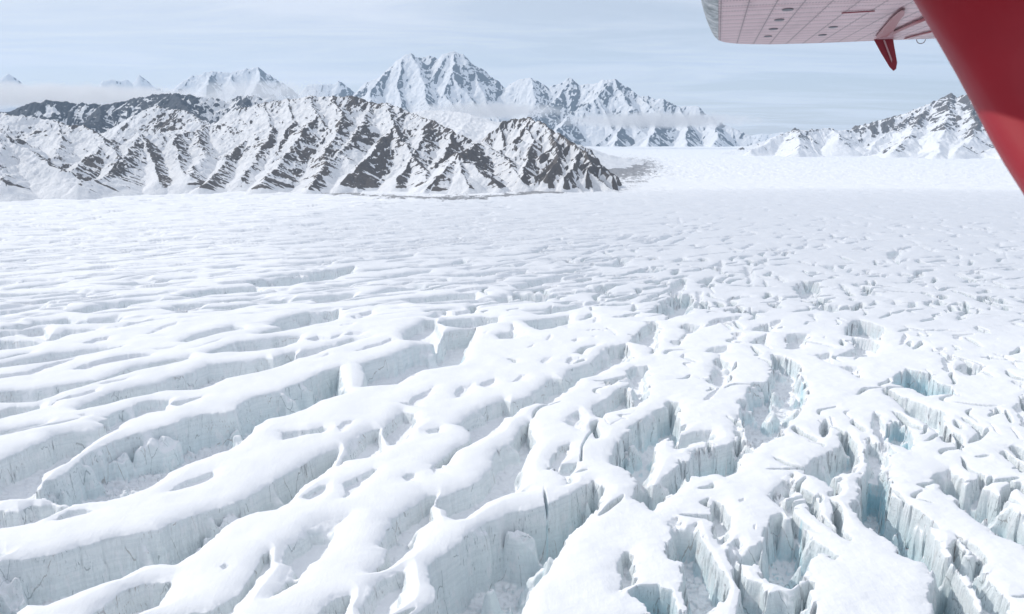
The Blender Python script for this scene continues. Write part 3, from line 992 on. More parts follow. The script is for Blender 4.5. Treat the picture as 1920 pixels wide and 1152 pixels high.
def build_mountains():
    m_near = rock_material('rock_and_snow_near', (0.115, 0.11, 0.11), (0.22, 0.18, 0.15), 420, 0.5)
    m_back = rock_material('rock_and_snow_back', (0.085, 0.10, 0.125), (0.12, 0.13, 0.15), 500, 0.5)
    m_far = rock_material('rock_and_snow_far', (0.10, 0.11, 0.125), (0.14, 0.145, 0.16), 1500, 0.5, 0.8)

    def rock_near(X, Y, Z, relief, slope, gx, gy, AZ, DD):
        big = fbm(X / 260, Y / 260, 3, 401)
        face = np.clip(gx, -1, 1) * -0.22                   # more rock colour on right-hand faces, less on left-hand ones
        base_snow = 1 - sstep(-3, 18, Z)
        lft = 1 - sstep(-0.42, -0.27, AZ)
        return 0.40 - 0.15 * lft + 0.08 * relief + 0.30 * big + 0.60 * DD + 0.30 * (np.minimum(slope, 0.62) - 0.6) + face - 0.5 * base_snow

    # front range on the left
    R = [
        dict(p=km([(395, 236, 4.3), (416, 224, 4.25), (445, 206, 4.2), (492, 193, 4.15), (540, 186, 4.1), (580, 178, 4.05), (620, 181, 4.0),
                   (662, 180, 4.0), (695, 192, 3.95), (724, 193, 3.9), (757, 206, 3.85), (804, 224, 3.7), (852, 246, 3.6),
                   (899, 266, 3.5), (935, 284, 3.4), (957, 304, 3.25), (975, 330, 3.1)])),
        dict(p=km([(757, 206, 3.85), (735, 240, 3.65), (718, 262, 3.5), (690, 290, 3.35), (662, 315, 3.2), (640, 345, 3.05)])),
        dict(p=km([(899, 266, 3.5), (880, 278, 3.35), (861, 286, 3.2), (825, 328, 3.0), (795, 358, 2.92)])),
        dict(p=km([(861, 286, 3.2), (895, 318, 3.05), (930, 350, 2.95)])),
        dict(p=km([(861, 286, 3.2), (868, 325, 3.0), (880, 355, 2.9)])),
        dict(p=km([(445, 206, 4.2), (470, 257, 3.85), (430, 290, 3.6), (400, 330, 3.25), (380, 348, 3.1)])),
        dict(p=km([(492, 193, 4.15), (510, 240, 3.8), (480, 290, 3.5), (455, 335, 3.2)])),
        dict(p=km([(580, 178, 4.05), (592, 212, 3.8), (560, 262, 3.5), (530, 300, 3.3), (490, 345, 3.05)])),
        dict(p=km([(620, 181, 4.0), (645, 222, 3.7), (618, 275, 3.4), (600, 320, 3.15), (575, 352, 3.0)])),
        dict(p=km([(695, 192, 3.95), (680, 230, 3.7), (650, 270, 3.45), (625, 300, 3.3)])),
        dict(p=km([(540, 186, 4.1), (548, 230, 3.8), (520, 270, 3.6)])),
        dict(p=km([(492, 193, 4.15), (530, 235, 3.85), (562, 268, 3.6)])),
        dict(p=km([(416, 224, 4.25), (440, 262, 3.9), (462, 305, 3.6)])),
        dict(p=km([(724, 193, 3.9), (745, 245, 3.6), (775, 290, 3.35), (806, 335, 3.05)])),
        dict(p=km([(592, 212, 3.8), (622, 250, 3.6), (650, 300, 3.3)])),
        dict(p=km([(804, 224, 3.7), (790, 262, 3.5), (770, 300, 3.3), (745, 335, 3.1)])),
        dict(p=km([(852, 246, 3.6), (838, 280, 3.4), (815, 310, 3.2)])),
        # right shoulder with its cliff
        dict(p=km([(917, 251, 3.75), (943, 228, 3.8), (965, 224, 3.8), (988, 220, 3.75), (1012, 228, 3.65), (1048, 251, 3.5)]), level=1, k=1.15),
        dict(p=km([(1048, 251, 3.5), (1085, 277, 3.35), (1104, 290, 3.25), (1108, 306, 3.15), (1098, 330, 3.05)]), level=1, k=1.7),
        dict(p=km([(988, 220, 3.75), (1002, 262, 3.5), (990, 300, 3.25), (980, 335, 3.05)]), level=1, k=0.95),
        dict(p=km([(1030, 240, 3.58), (1045, 285, 3.3), (1030, 325, 3.05)]), level=1, k=1.2),
        dict(p=km([(1085, 277, 3.35), (1075, 305, 3.15), (1060, 335, 3.0)]), level=1, k=1.4),
        # left front ridges
        dict(p=km([(-260, 196, 4.4), (-120, 205, 4.3), (0, 211, 4.2), (29, 213, 4.15), (73, 222, 4.1), (106, 228, 4.0), (160, 237, 3.9), (197, 262, 3.7), (170, 290, 3.5), (135, 315, 3.3)])),
        dict(p=km([(-250, 230, 3.7), (-100, 238, 3.6), (0, 244, 3.55), (22, 268, 3.45), (66, 293, 3.3), (128, 319, 3.15), (150, 338, 3.1)])),
        dict(p=km([(0, 244, 3.55), (-10, 290, 3.3), (10, 335, 3.1)])),
        dict(p=km([(106, 228, 4.0), (120, 262, 3.8), (100, 290, 3.5)])),
        dict(p=km([(197, 262, 3.7), (230, 300, 3.4), (215, 330, 3.2)])),
        dict(p=km([(262, 249, 3.9), (292, 249, 3.9), (324, 251, 3.95), (365, 246, 4.05), (386, 237, 4.15), (400, 232, 4.25)])),
        dict(p=km([(262, 249, 3.9), (280, 290, 3.6), (300, 335, 3.2)])),
        dict(p=km([(324, 251, 3.95), (335, 290, 3.6), (345, 335, 3.2)])),
        dict(p=km([(365, 246, 4.05), (385, 290, 3.6), (350, 330, 3.2)])),
        dict(p=km([(262, 249, 3.9), (235, 290, 3.5), (200, 330, 3.15), (150, 344, 3.05)])),
        dict(p=km([(205, 250, 4.6), (233, 235, 4.6), (255, 213, 4.7), (292, 197, 4.7), (317, 204, 4.65), (346, 206, 4.6), (368, 220, 4.5), (386, 231, 4.4), (400, 236, 4.3)])),
    ]
    make_range('mountain', 'steep snow streaked rocky mountain range on the left', R, 2780, 5200, 620, (-330, 1180), 1.25, 0.62, 0.36, 150.0, 0.0,
               m_near, 3, 26.0, rock_near, spurlen=0.7, skip=0.74, sgrad=1.35, face_bias=0.13)

    def rock_snowy(X, Y, Z, relief, slope, gx, gy, AZ, DD):
        return 0.10 + 0.1 * relief + 0.15 * fbm(X / 300, Y / 300, 3, 431) + 0.15 * fbm(X / 60, Y / 60, 3, 433)
    # snow dome in the saddle
    R = [dict(p=km([(700, 214, 5.6), (760, 213, 5.6), (800, 207, 5.6), (840, 207, 5.6), (875, 213, 5.5), (905, 226, 5.4), (940, 236, 5.2), (1010, 258, 5.1)]), k=0.30)]
    make_range('mountain', 'smooth snow dome in the saddle behind the front range', R, 4500, 6800, 200, (560, 1200), 1.6, 0.28, 0.2, 260.0, 0.0,
               m_near, 9, 22.0, rock_snowy, kids=1)

    def rock_back(X, Y, Z, relief, slope, gx, gy, AZ, DD):
        px = 960 + F * CP * np.tan(AZ)
        left = 1 - sstep(365, 420, px)
        return 0.30 + 0.26 * left + 0.10 * relief + 0.20 * fbm(X / 220, Y / 220, 3, 441) + 0.5 * DD + 0.22 * (slope - 0.5)
    # dark ridge behind
    R = [dict(p=km([(-300, 222, 6.4), (-60, 214, 6.4), (18, 209, 6.4), (55, 195, 6.4), (98, 187, 6.4), (146, 193, 6.4), (190, 197, 6.4), (233, 187, 6.4), (277, 181, 6.3),
                    (292, 175, 6.3), (328, 175, 6.2), (365, 178, 6.2), (401, 184, 6.2), (425, 189, 6.2), (445, 181, 6.2), (467, 177, 6.1), (488, 182, 6.1), (515, 187, 6.1), (545, 187, 6.1),
                    (600, 200, 6.0), (680, 215, 6.0)]), k=0.75),
         dict(p=km([(328, 175, 6.2), (350, 205, 5.9), (400, 226, 5.6), (430, 240, 5.4)])),
         dict(p=km([(190, 197, 6.4), (185, 225, 6.0), (150, 240, 5.7)])),
         dict(p=km([(467, 177, 6.1), (450, 205, 5.8)]))]
    make_range('mountain', 'dark rocky ridge behind the front range under low cloud', R, 5000, 7000, 300, (-330, 720), 1.4, 0.75, 0.45, 210.0, 0.0,
               m_back, 13, 36.0, rock_back, face_bias=0.12)

    def rock_shade_far(X, Y, Z, relief, slope, gx, gy, AZ, DD):
        return 0.29 + 0.03 * relief + 0.18 * fbm(X / 900, Y / 900, 3, 451) + 0.40 * DD + 0.22 * np.clip(gx * -1.0, -0.6, 0.9) + 0.12 * (slope - 0.9) - 0.09 * sstep(1150, 1600, Z)  # gx term puts shade into the colour: darker rock on faces turned from the sun
    # the great white massif
    R = [dict(p=km([(560, 205, 14.6), (620, 195, 14.6), (666, 180, 14.6), (684, 157, 14.7), (720, 140, 14.7), (735, 120, 14.8), (757, 102, 14.8), (775, 100, 14.8), (786, 109, 14.9), (804, 104, 14.9),
                    (819, 111, 14.9), (833, 100, 14.8), (855, 95, 14.8), (870, 100, 14.8), (884, 115, 14.8), (906, 131, 14.8), (928, 149, 14.7), (946, 164, 14.6),
                    (965, 151, 14.5), (997, 145, 14.4), (1016, 157, 14.4), (1030, 167, 14.4), (1037, 160, 14.4), (1070, 146, 14.4), (1085, 157, 14.4),
                    (1110, 158, 14.3), (1129, 149, 14.2), (1150, 147, 14.2), (1169, 158, 14.2), (1198, 177, 14.1), (1220, 182, 14.1), (1242, 186, 14.0),
                    (1274, 200, 14.0), (1307, 199, 13.9), (1331, 219, 13.8), (1365, 235, 13.7), (1402, 252, 13.6), (1425, 262, 13.5)]), k=1.0),
         dict(p=km([(757, 102, 14.8), (748, 150, 14.3), (752, 192, 13.8), (740, 225, 13.3)])),
         dict(p=km([(775, 100, 14.8), (790, 150, 14.2), (800, 185, 13.7), (815, 215, 13.3)])),
         dict(p=km([(735, 120, 14.8), (700, 165, 14.2), (690, 195, 13.9), (670, 225, 13.5)])),
         dict(p=km([(855, 95, 14.8), (848, 135, 14.3), (835, 172, 13.9), (850, 205, 13.5), (860, 235, 13.2)])),
         dict(p=km([(884, 115, 14.8), (898, 160, 14.2), (915, 195, 13.8), (935, 225, 13.4)])),
         dict(p=km([(819, 111, 14.9), (815, 150, 14.4), (805, 175, 14.1)])),
         dict(p=km([(997, 145, 14.4), (1005, 185, 13.9), (990, 215, 13.5)])),
         dict(p=km([(1070, 146, 14.4), (1052, 175, 14.1), (1020, 202, 13.7), (990, 222, 13.3)])),
         dict(p=km([(1150, 147, 14.2), (1110, 190, 13.7), (1065, 215, 13.4), (1045, 245, 12.9), (1060, 268, 12.5)])),
         dict(p=km([(1150, 147, 14.2), (1185, 200, 13.6), (1165, 240, 13.1), (1150, 268, 12.6)])),
         dict(p=km([(1198, 177, 14.1), (1235, 215, 13.5), (1225, 245, 13.0), (1215, 268, 12.6)])),
         dict(p=km([(1274, 200, 14.0), (1290, 232, 13.4), (1285, 266, 12.7)])),
         dict(p=km([(1331, 219, 13.8), (1345, 245, 13.2), (1340, 268, 12.7)]))]
    make_range('mountain', 'great snow covered massif with twin summits far behind', R, 12200, 16200, 430, (520, 1500), 1.2, 1.0, 0.62, 620.0, 0.0,
               m_far, 21, 75.0, rock_shade_far)

    def rock_shade_white(X, Y, Z, relief, slope, gx, gy, AZ, DD):
        return 0.26 + 0.03 * relief + 0.2 * fbm(X / 700, Y / 700, 3, 461) + 0.3 * DD + 0.3 * np.clip(gx * -1.0, -0.6, 0.9)  # right-hand slopes away from the sun darkened in the mask, as painted shade
    R = [dict(p=km([(300, 186, 17.0), (339, 153, 17.0), (357, 142, 17.0), (401, 133, 17.0), (430, 135, 17.0), (448, 129, 17.0), (488, 126, 17.0), (503, 136, 17.0), (521, 151, 17.0), (543, 167, 17.0), (570, 185, 17.0)]), k=1.0),
         dict(p=km([(488, 126, 17.0), (480, 160, 16.3), (470, 185, 15.9)])),
         dict(p=km([(430, 135, 17.0), (440, 165, 16.3), (425, 190, 15.9)])),
         dict(p=km([(401, 133, 17.0), (385, 160, 16.3)]))]
    make_range('mountain', 'white flat topped peak rising above the low cloud', R, 14800, 18600, 240, (240, 620), 1.4, 1.0, 0.6, 620.0, 0.0, m_far, 31, 80.0, rock_shade_white)
    R = [dict(p=km([(562, 178, 17.0), (576, 160, 17.0), (598, 156, 17.0), (620, 158, 17.0), (634, 151, 17.0), (663, 171, 17.0), (700, 190, 17.0)]), k=1.0)]
    make_range('mountain', 'small pale peak between the massif and the flat topped peak', R, 15200, 18400, 160, (530, 740), 1.5, 1.0, 0.6, 500.0, 0.0, m_far, 37, 60.0, rock_shade_far)
    R = [dict(p=km([(-60, 172, 20.0), (-20, 150, 20.0), (0, 150, 20.0), (15, 136, 20.0), (30, 148, 20.0), (44, 160, 20.0), (90, 175, 20.0)]), k=0.9)]
    make_range('mountain', 'pale cone peak far away at the left edge', R, 18300, 21500, 140, (-160, 150), 1.6, 1.0, 0.6, 600.0, 0.0, m_far, 41, 60.0, rock_shade_white)
    R = [dict(p=km([(175, 165, 20.0), (193, 151, 20.0), (211, 147, 20.0), (225, 152, 20.0), (237, 148, 20.0), (250, 158, 20.0), (264, 140, 20.0), (280, 160, 20.0), (310, 170, 20.0)]), k=1.1)]
    make_range('mountain', 'three tiny summits poking out of cloud far away', R, 18600, 21500, 120, (140, 340), 1.6, 1.0, 0.6, 500.0, 0.0, m_far, 43, 50.0, rock_shade_white)
    R = [dict(p=km([(1370, 262, 18.0), (1400, 256, 18.0), (1427, 250, 18.0), (1445, 252, 18.0), (1467, 247, 18.0), (1500, 250, 18.0), (1560, 252, 18.0), (1640, 240, 18.0)]), k=0.8)]
    make_range('mountain', 'low blue range at the head of the valley', R, 16400, 19400, 130, (1340, 1700), 1.6, 0.8, 0.5, 400.0, 0.0, m_far, 47, 40.0, rock_shade_far)

    def rock_right(X, Y, Z, relief, slope, gx, gy, AZ, DD):
        top = sstep(120, 330, Z)
        return 0.30 + 0.2 * top + 0.10 * relief + 0.24 * fbm(X / 300, Y / 300, 3, 471) + 0.50 * DD + 0.2 * (slope - 0.5) - 0.06 - 0.35 * (1 - sstep(10, 60, Z))
    R = [dict(p=km([(1410, 281, 7.7), (1447, 262, 8.0), (1473, 248, 8.2), (1493, 240, 8.2), (1513, 245, 8.2), (1533, 241, 8.3), (1563, 241, 8.4), (1593, 245, 8.5), (1617, 238, 8.6), (1653, 230, 8.7),
                    (1680, 220, 8.8), (1713, 207, 8.9), (1740, 193, 9.0), (1767, 182, 9.0), (1783, 174, 9.1), (1793, 183, 9.1), (1813, 177, 9.0), (1850, 170, 9.0), (1900, 160, 9.0), (1980, 160, 9.0), (2100, 172, 9.0), (2250, 190, 9.0)]), k=0.7),
         dict(p=km([(1493, 240, 8.2), (1500, 265, 7.8), (1495, 285, 7.4)])),
         dict(p=km([(1563, 241, 8.4), (1575, 262, 8.0)]), k=0.6),
         dict(p=km([(1740, 193, 9.0), (1720, 230, 8.5), (1700, 262, 8.0), (1670, 285, 7.5)])),
         dict(p=km([(1783, 174, 9.1), (1775, 220, 8.5), (1765, 262, 7.9), (1755, 288, 7.3)])),
         dict(p=km([(1850, 170, 9.0), (1835, 220, 8.5), (1820, 260, 7.9), (1790, 286, 7.4)])),
         dict(p=km([(1950, 170, 9.0), (1930, 230, 8.4), (1900, 280, 7.5)]))]
    make_range('mountain', 'snowy rock streaked mountain rising on the right behind the glacier', R, 6900, 10200, 330, (1340, 2260), 1.3, 0.62, 0.34, 330.0, 0.0,
               m_near, 51, 42.0, rock_right)


# ------------------------------------------------------------------ low cloud and haze
def cloud_bank(name, label, px0, px1, py0, py1, D, depth, dens, seed, zs=1.0):
    a = at((px0 + px1) / 2, (py0 + py1) / 2, D)
    wdt = abs(px1 - px0) / F * D
    hgt = abs(py1 - py0) / F * D
    import bmesh
    bm = bmesh.new()
    bmesh.ops.create_icosphere(bm, subdivisions=4, radius=1.0)
    me = bpy.data.meshes.new(name)
    bm.to_mesh(me)
    bm.free()
    o = bpy.data.objects.new(name, me)
    col.objects.link(o)
    o.location = a
    o.scale = (wdt / 2, depth / 2, hgt / 2)
    o.rotation_euler = (0, 0, -math.atan2(a[0], a[1]))
    o['kind'] = 'structure'
    o['label'] = label
    m = bpy.data.materials.new('cloud_' + str(seed))
    m.use_nodes = True
    t = m.node_tree
    t.nodes.clear()
    out = N(t, 'ShaderNodeOutputMaterial')
    v = N(t, 'ShaderNodeVolumePrincipled')
    v.inputs['Color'].default_value = (0.97, 0.97, 0.98, 1)
    v.inputs['Anisotropy'].default_value = 0.3
    tcn = N(t, 'ShaderNodeTexCoord')
    ln = N(t, 'ShaderNodeVectorMath', operation='LENGTH')
    L(t, tcn, 'Object', ln, 0)
    mpn = N(t, 'ShaderNodeMapping')
    mpn.inputs['Location'].default_value = (seed * 3.7, 0, 0)
    mpn.inputs['Scale'].default_value = (max(1.0, wdt / hgt * 0.5), 2.0, 1.0)
    L(t, tcn, 'Object', mpn, 0)
    nz = N(t, 'ShaderNodeTexNoise', inp={'Scale': 1.6 * zs, 'Detail': 6.0, 'Roughness': 0.62})
    L(t, mpn, 0, nz, 'Vector')
    fall = mth(t, 'SUBTRACT', 1.0, ln.outputs['Value'], clamp=True)
    f = mth(t, 'SUBTRACT', mth(t, 'ADD', mth(t, 'MULTIPLY', fall, 0.9), nz.outputs['Fac']), 0.60)
    f = mth(t, 'MULTIPLY', f, 3.0, clamp=True)
    t.links.new(mth(t, 'MULTIPLY', f, dens), v.inputs['Density'])
    t.links.new(v.outputs[0], out.inputs['Volume'])
    me.materials.append(m)
    return o


def build_clouds():
    cloud_bank('cloud', 'low cloud bank lying over the far left mountains', -330, 470, 156, 204, 9500, 1500, 0.0036, 1)
    cloud_bank('cloud', 'wisp of cloud across the foot of the flat topped peak', 340, 640, 148, 196, 9800, 1000, 0.0016, 2)
    cloud_bank('cloud', 'thin cloud strip between the massif and the snow saddle', 740, 1080, 190, 226, 10800, 900, 0.0042, 3)
    cloud_bank('cloud', 'long thin cloud strip across the right flank of the massif', 1020, 1440, 208, 244, 11300, 900, 0.0042, 4)


def build_shade_cloud():
    """a thin unseen cloud added high to the left, above the frame: it dims the sun on the middle of the glacier"""
    import bmesh
    bm = bmesh.new()
    bmesh.ops.create_icosphere(bm, subdivisions=4, radius=1.0)
    me = bpy.data.meshes.new('cloud')
    bm.to_mesh(me)
    bm.free()
    o = bpy.data.objects.new('cloud', me)
    col.objects.link(o)
    z = 3500.0
    k = z / math.tan(SUN_EL)
    o.location = (1150 + math.sin(SUN_AZ) * k, 1950 + math.cos(SUN_AZ) * k, z)
    o.scale = (1750, 1250, 220)
    o['kind'] = 'structure'
    o['label'] = 'unseen thin high cloud added to shade the middle of the glacier'
    m = bpy.data.materials.new('unseen_shade_cloud')
    m.use_nodes = True
    t = m.node_tree
    t.nodes.clear()
    out = N(t, 'ShaderNodeOutputMaterial')
    v = N(t, 'ShaderNodeVolumePrincipled')
    v.inputs['Color'].default_value = (0.98, 0.98, 0.98, 1)
    v.inputs['Density'].default_value = 0.0010
    t.links.new(v.outputs[0], out.inputs['Volume'])
    me.materials.append(m)


def build_haze():
    import bmesh
    bm = bmesh.new()
    bmesh.ops.create_cube(bm, size=1.0)
    me = bpy.data.meshes.new('haze')
    bm.to_mesh(me)
    bm.free()
    o = bpy.data.objects.new('haze', me)
    col.objects.link(o)
    z0, z1 = -75.0, 2100.0
    o.scale = (44000, 24000, z1 - z0)
    o.location = (0, 11500, (z0 + z1) / 2)
    o['kind'] = 'stuff'
    o['label'] = 'pale blue haze in the valley air'
    m = bpy.data.materials.new('haze')
    m.use_nodes = True
    t = m.node_tree
    t.nodes.clear()
    out = N(t, 'ShaderNodeOutputMaterial')
    v = N(t, 'ShaderNodeVolumePrincipled')
    v.inputs['Color'].default_value = (0.58, 0.78, 1.0, 1)
    v.inputs['Density'].default_value = 2.6e-5
    v.inputs['Anisotropy'].default_value = 0.1
    t.links.new(v.outputs[0], out.inputs['Volume'])
    me.materials.append(m)


# ------------------------------------------------------------------ aircraft
def rayv(px, py):
    return Vector([float(q) for q in ray(px, py)])


CAM = Vector((0, 0, H))
d_ch = rayv(1347, 200).normalized()                 # along the wing chord, away from the camera
d_sp = rayv(-5600, 322)
d_sp = (d_sp - d_sp.dot(d_ch) * d_ch).normalized()  # along the span, towards the tip (left)
w_up = d_ch.cross(d_sp)
if w_up.z < 0:
    w_up = -w_up
w_up.normalize()
WH = 0.42                                            # the underside of the wing passes this far over the camera


def on_wing(px, py, below=0.0):
    r = rayv(px, py)
    return CAM + r * ((WH - below) / w_up.dot(r))


def wing_uv(p):
    q = p - CAM
    return q.dot(d_sp), q.dot(d_ch)


def wing_pt(u, v, h=0.0):
    return CAM + d_sp * u + d_ch * v + w_up * (WH + h)


def py_mesh(name, verts, faces, mat, parent, smooth=True, uvs=None):
    me = bpy.data.meshes.new(name)
    me.from_pydata([tuple(Vector(v) - parent.location) if parent else tuple(v) for v in verts], [], faces)
    me.update()
    if smooth:
        me.polygons.foreach_set('use_smooth', [True] * len(me.polygons))
    if uvs is not None:
        ul = me.uv_layers.new(name='UVMap')
        for lp in me.loops:
            ul.data[lp.index].uv = uvs[lp.vertex_index]
    me.materials.append(mat)
    o = bpy.data.objects.new(name, me)
    col.objects.link(o)
    if parent:
        o.parent = parent
    import bmesh
    bm = bmesh.new()
    bm.from_mesh(me)
    bmesh.ops.recalc_face_normals(bm, faces=bm.faces)
    bm.to_mesh(me)
    bm.free()
    return o


def grid_faces(nr, nc, off=0):
    return [(off + i * nc + j, off + i * nc + j + 1, off + (i + 1) * nc + j + 1, off + (i + 1) * nc + j)
            for i in range(nr - 1) for j in range(nc - 1)]


def paint(name, colr, rough=0.35, spec=0.5, coat=0.0):
    m, t, b, out = mat_new(name)
    tcn = N(t, 'ShaderNodeTexCoord')
    n = N(t, 'ShaderNodeTexNoise', inp={'Scale': 6.0, 'Detail': 6.0, 'Roughness': 0.65})
    L(t, tcn, 'Object', n, 'Vector')
    d = tuple(c * 0.82 for c in colr)
    t.links.new(mixc(t, n.outputs['Fac'], colr, d), b.inputs['Base Color'])
    b.inputs['Roughness'].default_value = rough
    b.inputs['Specular IOR Level'].default_value = spec
    b.inputs['Coat Weight'].default_value = coat
    nb = bump(t, n.outputs['Fac'], 0.1, 0.004)
    t.links.new(nb, b.inputs['Normal'])
    return m


def wing_material():
    m, t, b, out = mat_new('pink_wing_skin')
    uvn = N(t, 'ShaderNodeUVMap', uv_map='UVMap')
    sp = N(t, 'ShaderNodeSeparateXYZ')
    L(t, uvn, 0, sp, 0)
    u, v = sp.outputs[0], sp.outputs[1]

    def line(c, period, width, off=0.0):
        f = mth(t, 'FRACT', mth(t, 'ADD', mth(t, 'DIVIDE', c, period), off + 1000.0))
        f = mth(t, 'ABSOLUTE', mth(t, 'SUBTRACT', f, 0.5))
        return mth(t, 'LESS_THAN', f, width / period / 2)
    rib = line(u, RIB, 0.022 * S_)
    seam = line(v, 4.4 * S_, 0.055 * S_, 0.2)
    # rivet rows run along the span, dots along each
    fv = mth(t, 'ABSOLUTE', mth(t, 'SUBTRACT', mth(t, 'FRACT', mth(t, 'ADD', mth(t, 'DIVIDE', v, 0.73 * S_), 100.0)), 0.5))
    fu = mth(t, 'ABSOLUTE', mth(t, 'SUBTRACT', mth(t, 'FRACT', mth(t, 'ADD', mth(t, 'DIVIDE', u, 0.045 * S_), 100.0)), 0.5))
    dv = mth(t, 'MULTIPLY', fv, 0.73 * S_)
    du = mth(t, 'MULTIPLY', fu, 0.045 * S_)
    dot = mth(t, 'LESS_THAN', mth(t, 'SQRT', mth(t, 'ADD', mth(t, 'POWER', mth(t, 'MULTIPLY', dv, 0.2), 2.0), mth(t, 'POWER', du, 2.0))), 0.017 * S_)
    # rivets along each rib too
    fr = mth(t, 'ABSOLUTE', mth(t, 'SUBTRACT', mth(t, 'ABSOLUTE', mth(t, 'SUBTRACT', mth(t, 'FRACT', mth(t, 'ADD', mth(t, 'DIVIDE', u, RIB), 1000.0)), 0.5)), 0.06))
    fw = mth(t, 'ABSOLUTE', mth(t, 'SUBTRACT', mth(t, 'FRACT', mth(t, 'ADD', mth(t, 'DIVIDE', v, 0.35 * S_), 100.0)), 0.5))
    dot2 = mth(t, 'LESS_THAN', mth(t, 'SQRT', mth(t, 'ADD', mth(t, 'POWER', mth(t, 'MULTIPLY', fr, RIB), 2.0), mth(t, 'POWER', mth(t, 'MULTIPLY', fw, 0.07 * S_), 2.0))), 0.012 * S_)
    tcn = N(t, 'ShaderNodeTexCoord')
    n = N(t, 'ShaderNodeTexNoise', inp={'Scale': 4.5, 'Detail': 7.0, 'Roughness': 0.7})
    L(t, tcn, 'Object', n, 'Vector')
    basec = mixc(t, n.outputs['Fac'], (0.70, 0.49, 0.52), (0.48, 0.29, 0.33))
    gm = N(t, 'ShaderNodeMapping')
    gm.inputs['Scale'].default_value = (1 / (0.5 * S_), 1 / (5.0 * S_), 1)
    L(t, uvn, 0, gm, 0)
    gn = N(t, 'ShaderNodeTexNoise', inp={'Scale': 1.0, 'Detail': 6.0, 'Roughness': 0.7})
    L(t, gm, 0, gn, 'Vector')
    gr = ramp(t, [(0.50, 0.0), (0.72, 1.0)])
    L(t, gn, 'Fac', gr, 0)
    basec = mixc(t, mth(t, 'MULTIPLY', gr.outputs[0], 0.6), basec, (0.30, 0.17, 0.20))
    c = mixc(t, mth(t, 'MULTIPLY', rib, 0.9), basec, (0.12, 0.03, 0.05))
    c = mixc(t, mth(t, 'MULTIPLY', seam, 0.7), c, (0.2, 0.07, 0.09))
    dots = mth(t, 'MAXIMUM', dot, dot2)
    c = mixc(t, mth(t, 'MULTIPLY', dots, 0.6), c, (0.13, 0.06, 0.09))
    t.links.new(c, b.inputs['Base Color'])
    b.inputs['Roughness'].default_value = 0.38
    # skin panels belly slightly between the rows of rivets
    hgt = mth(t, 'MULTIPLY', mth(t, 'COSINE', mth(t, 'MULTIPLY', v, 2 * math.pi / (0.73 * S_))), 0.4)
    hgt = mth(t, 'ADD', hgt, mth(t, 'MULTIPLY', dots, 0.4))
    t.links.new(bump(t, hgt, 0.35, 0.012), b.inputs['Normal'])
    return m


RIB = 0.36
S_ = WH / 1.5


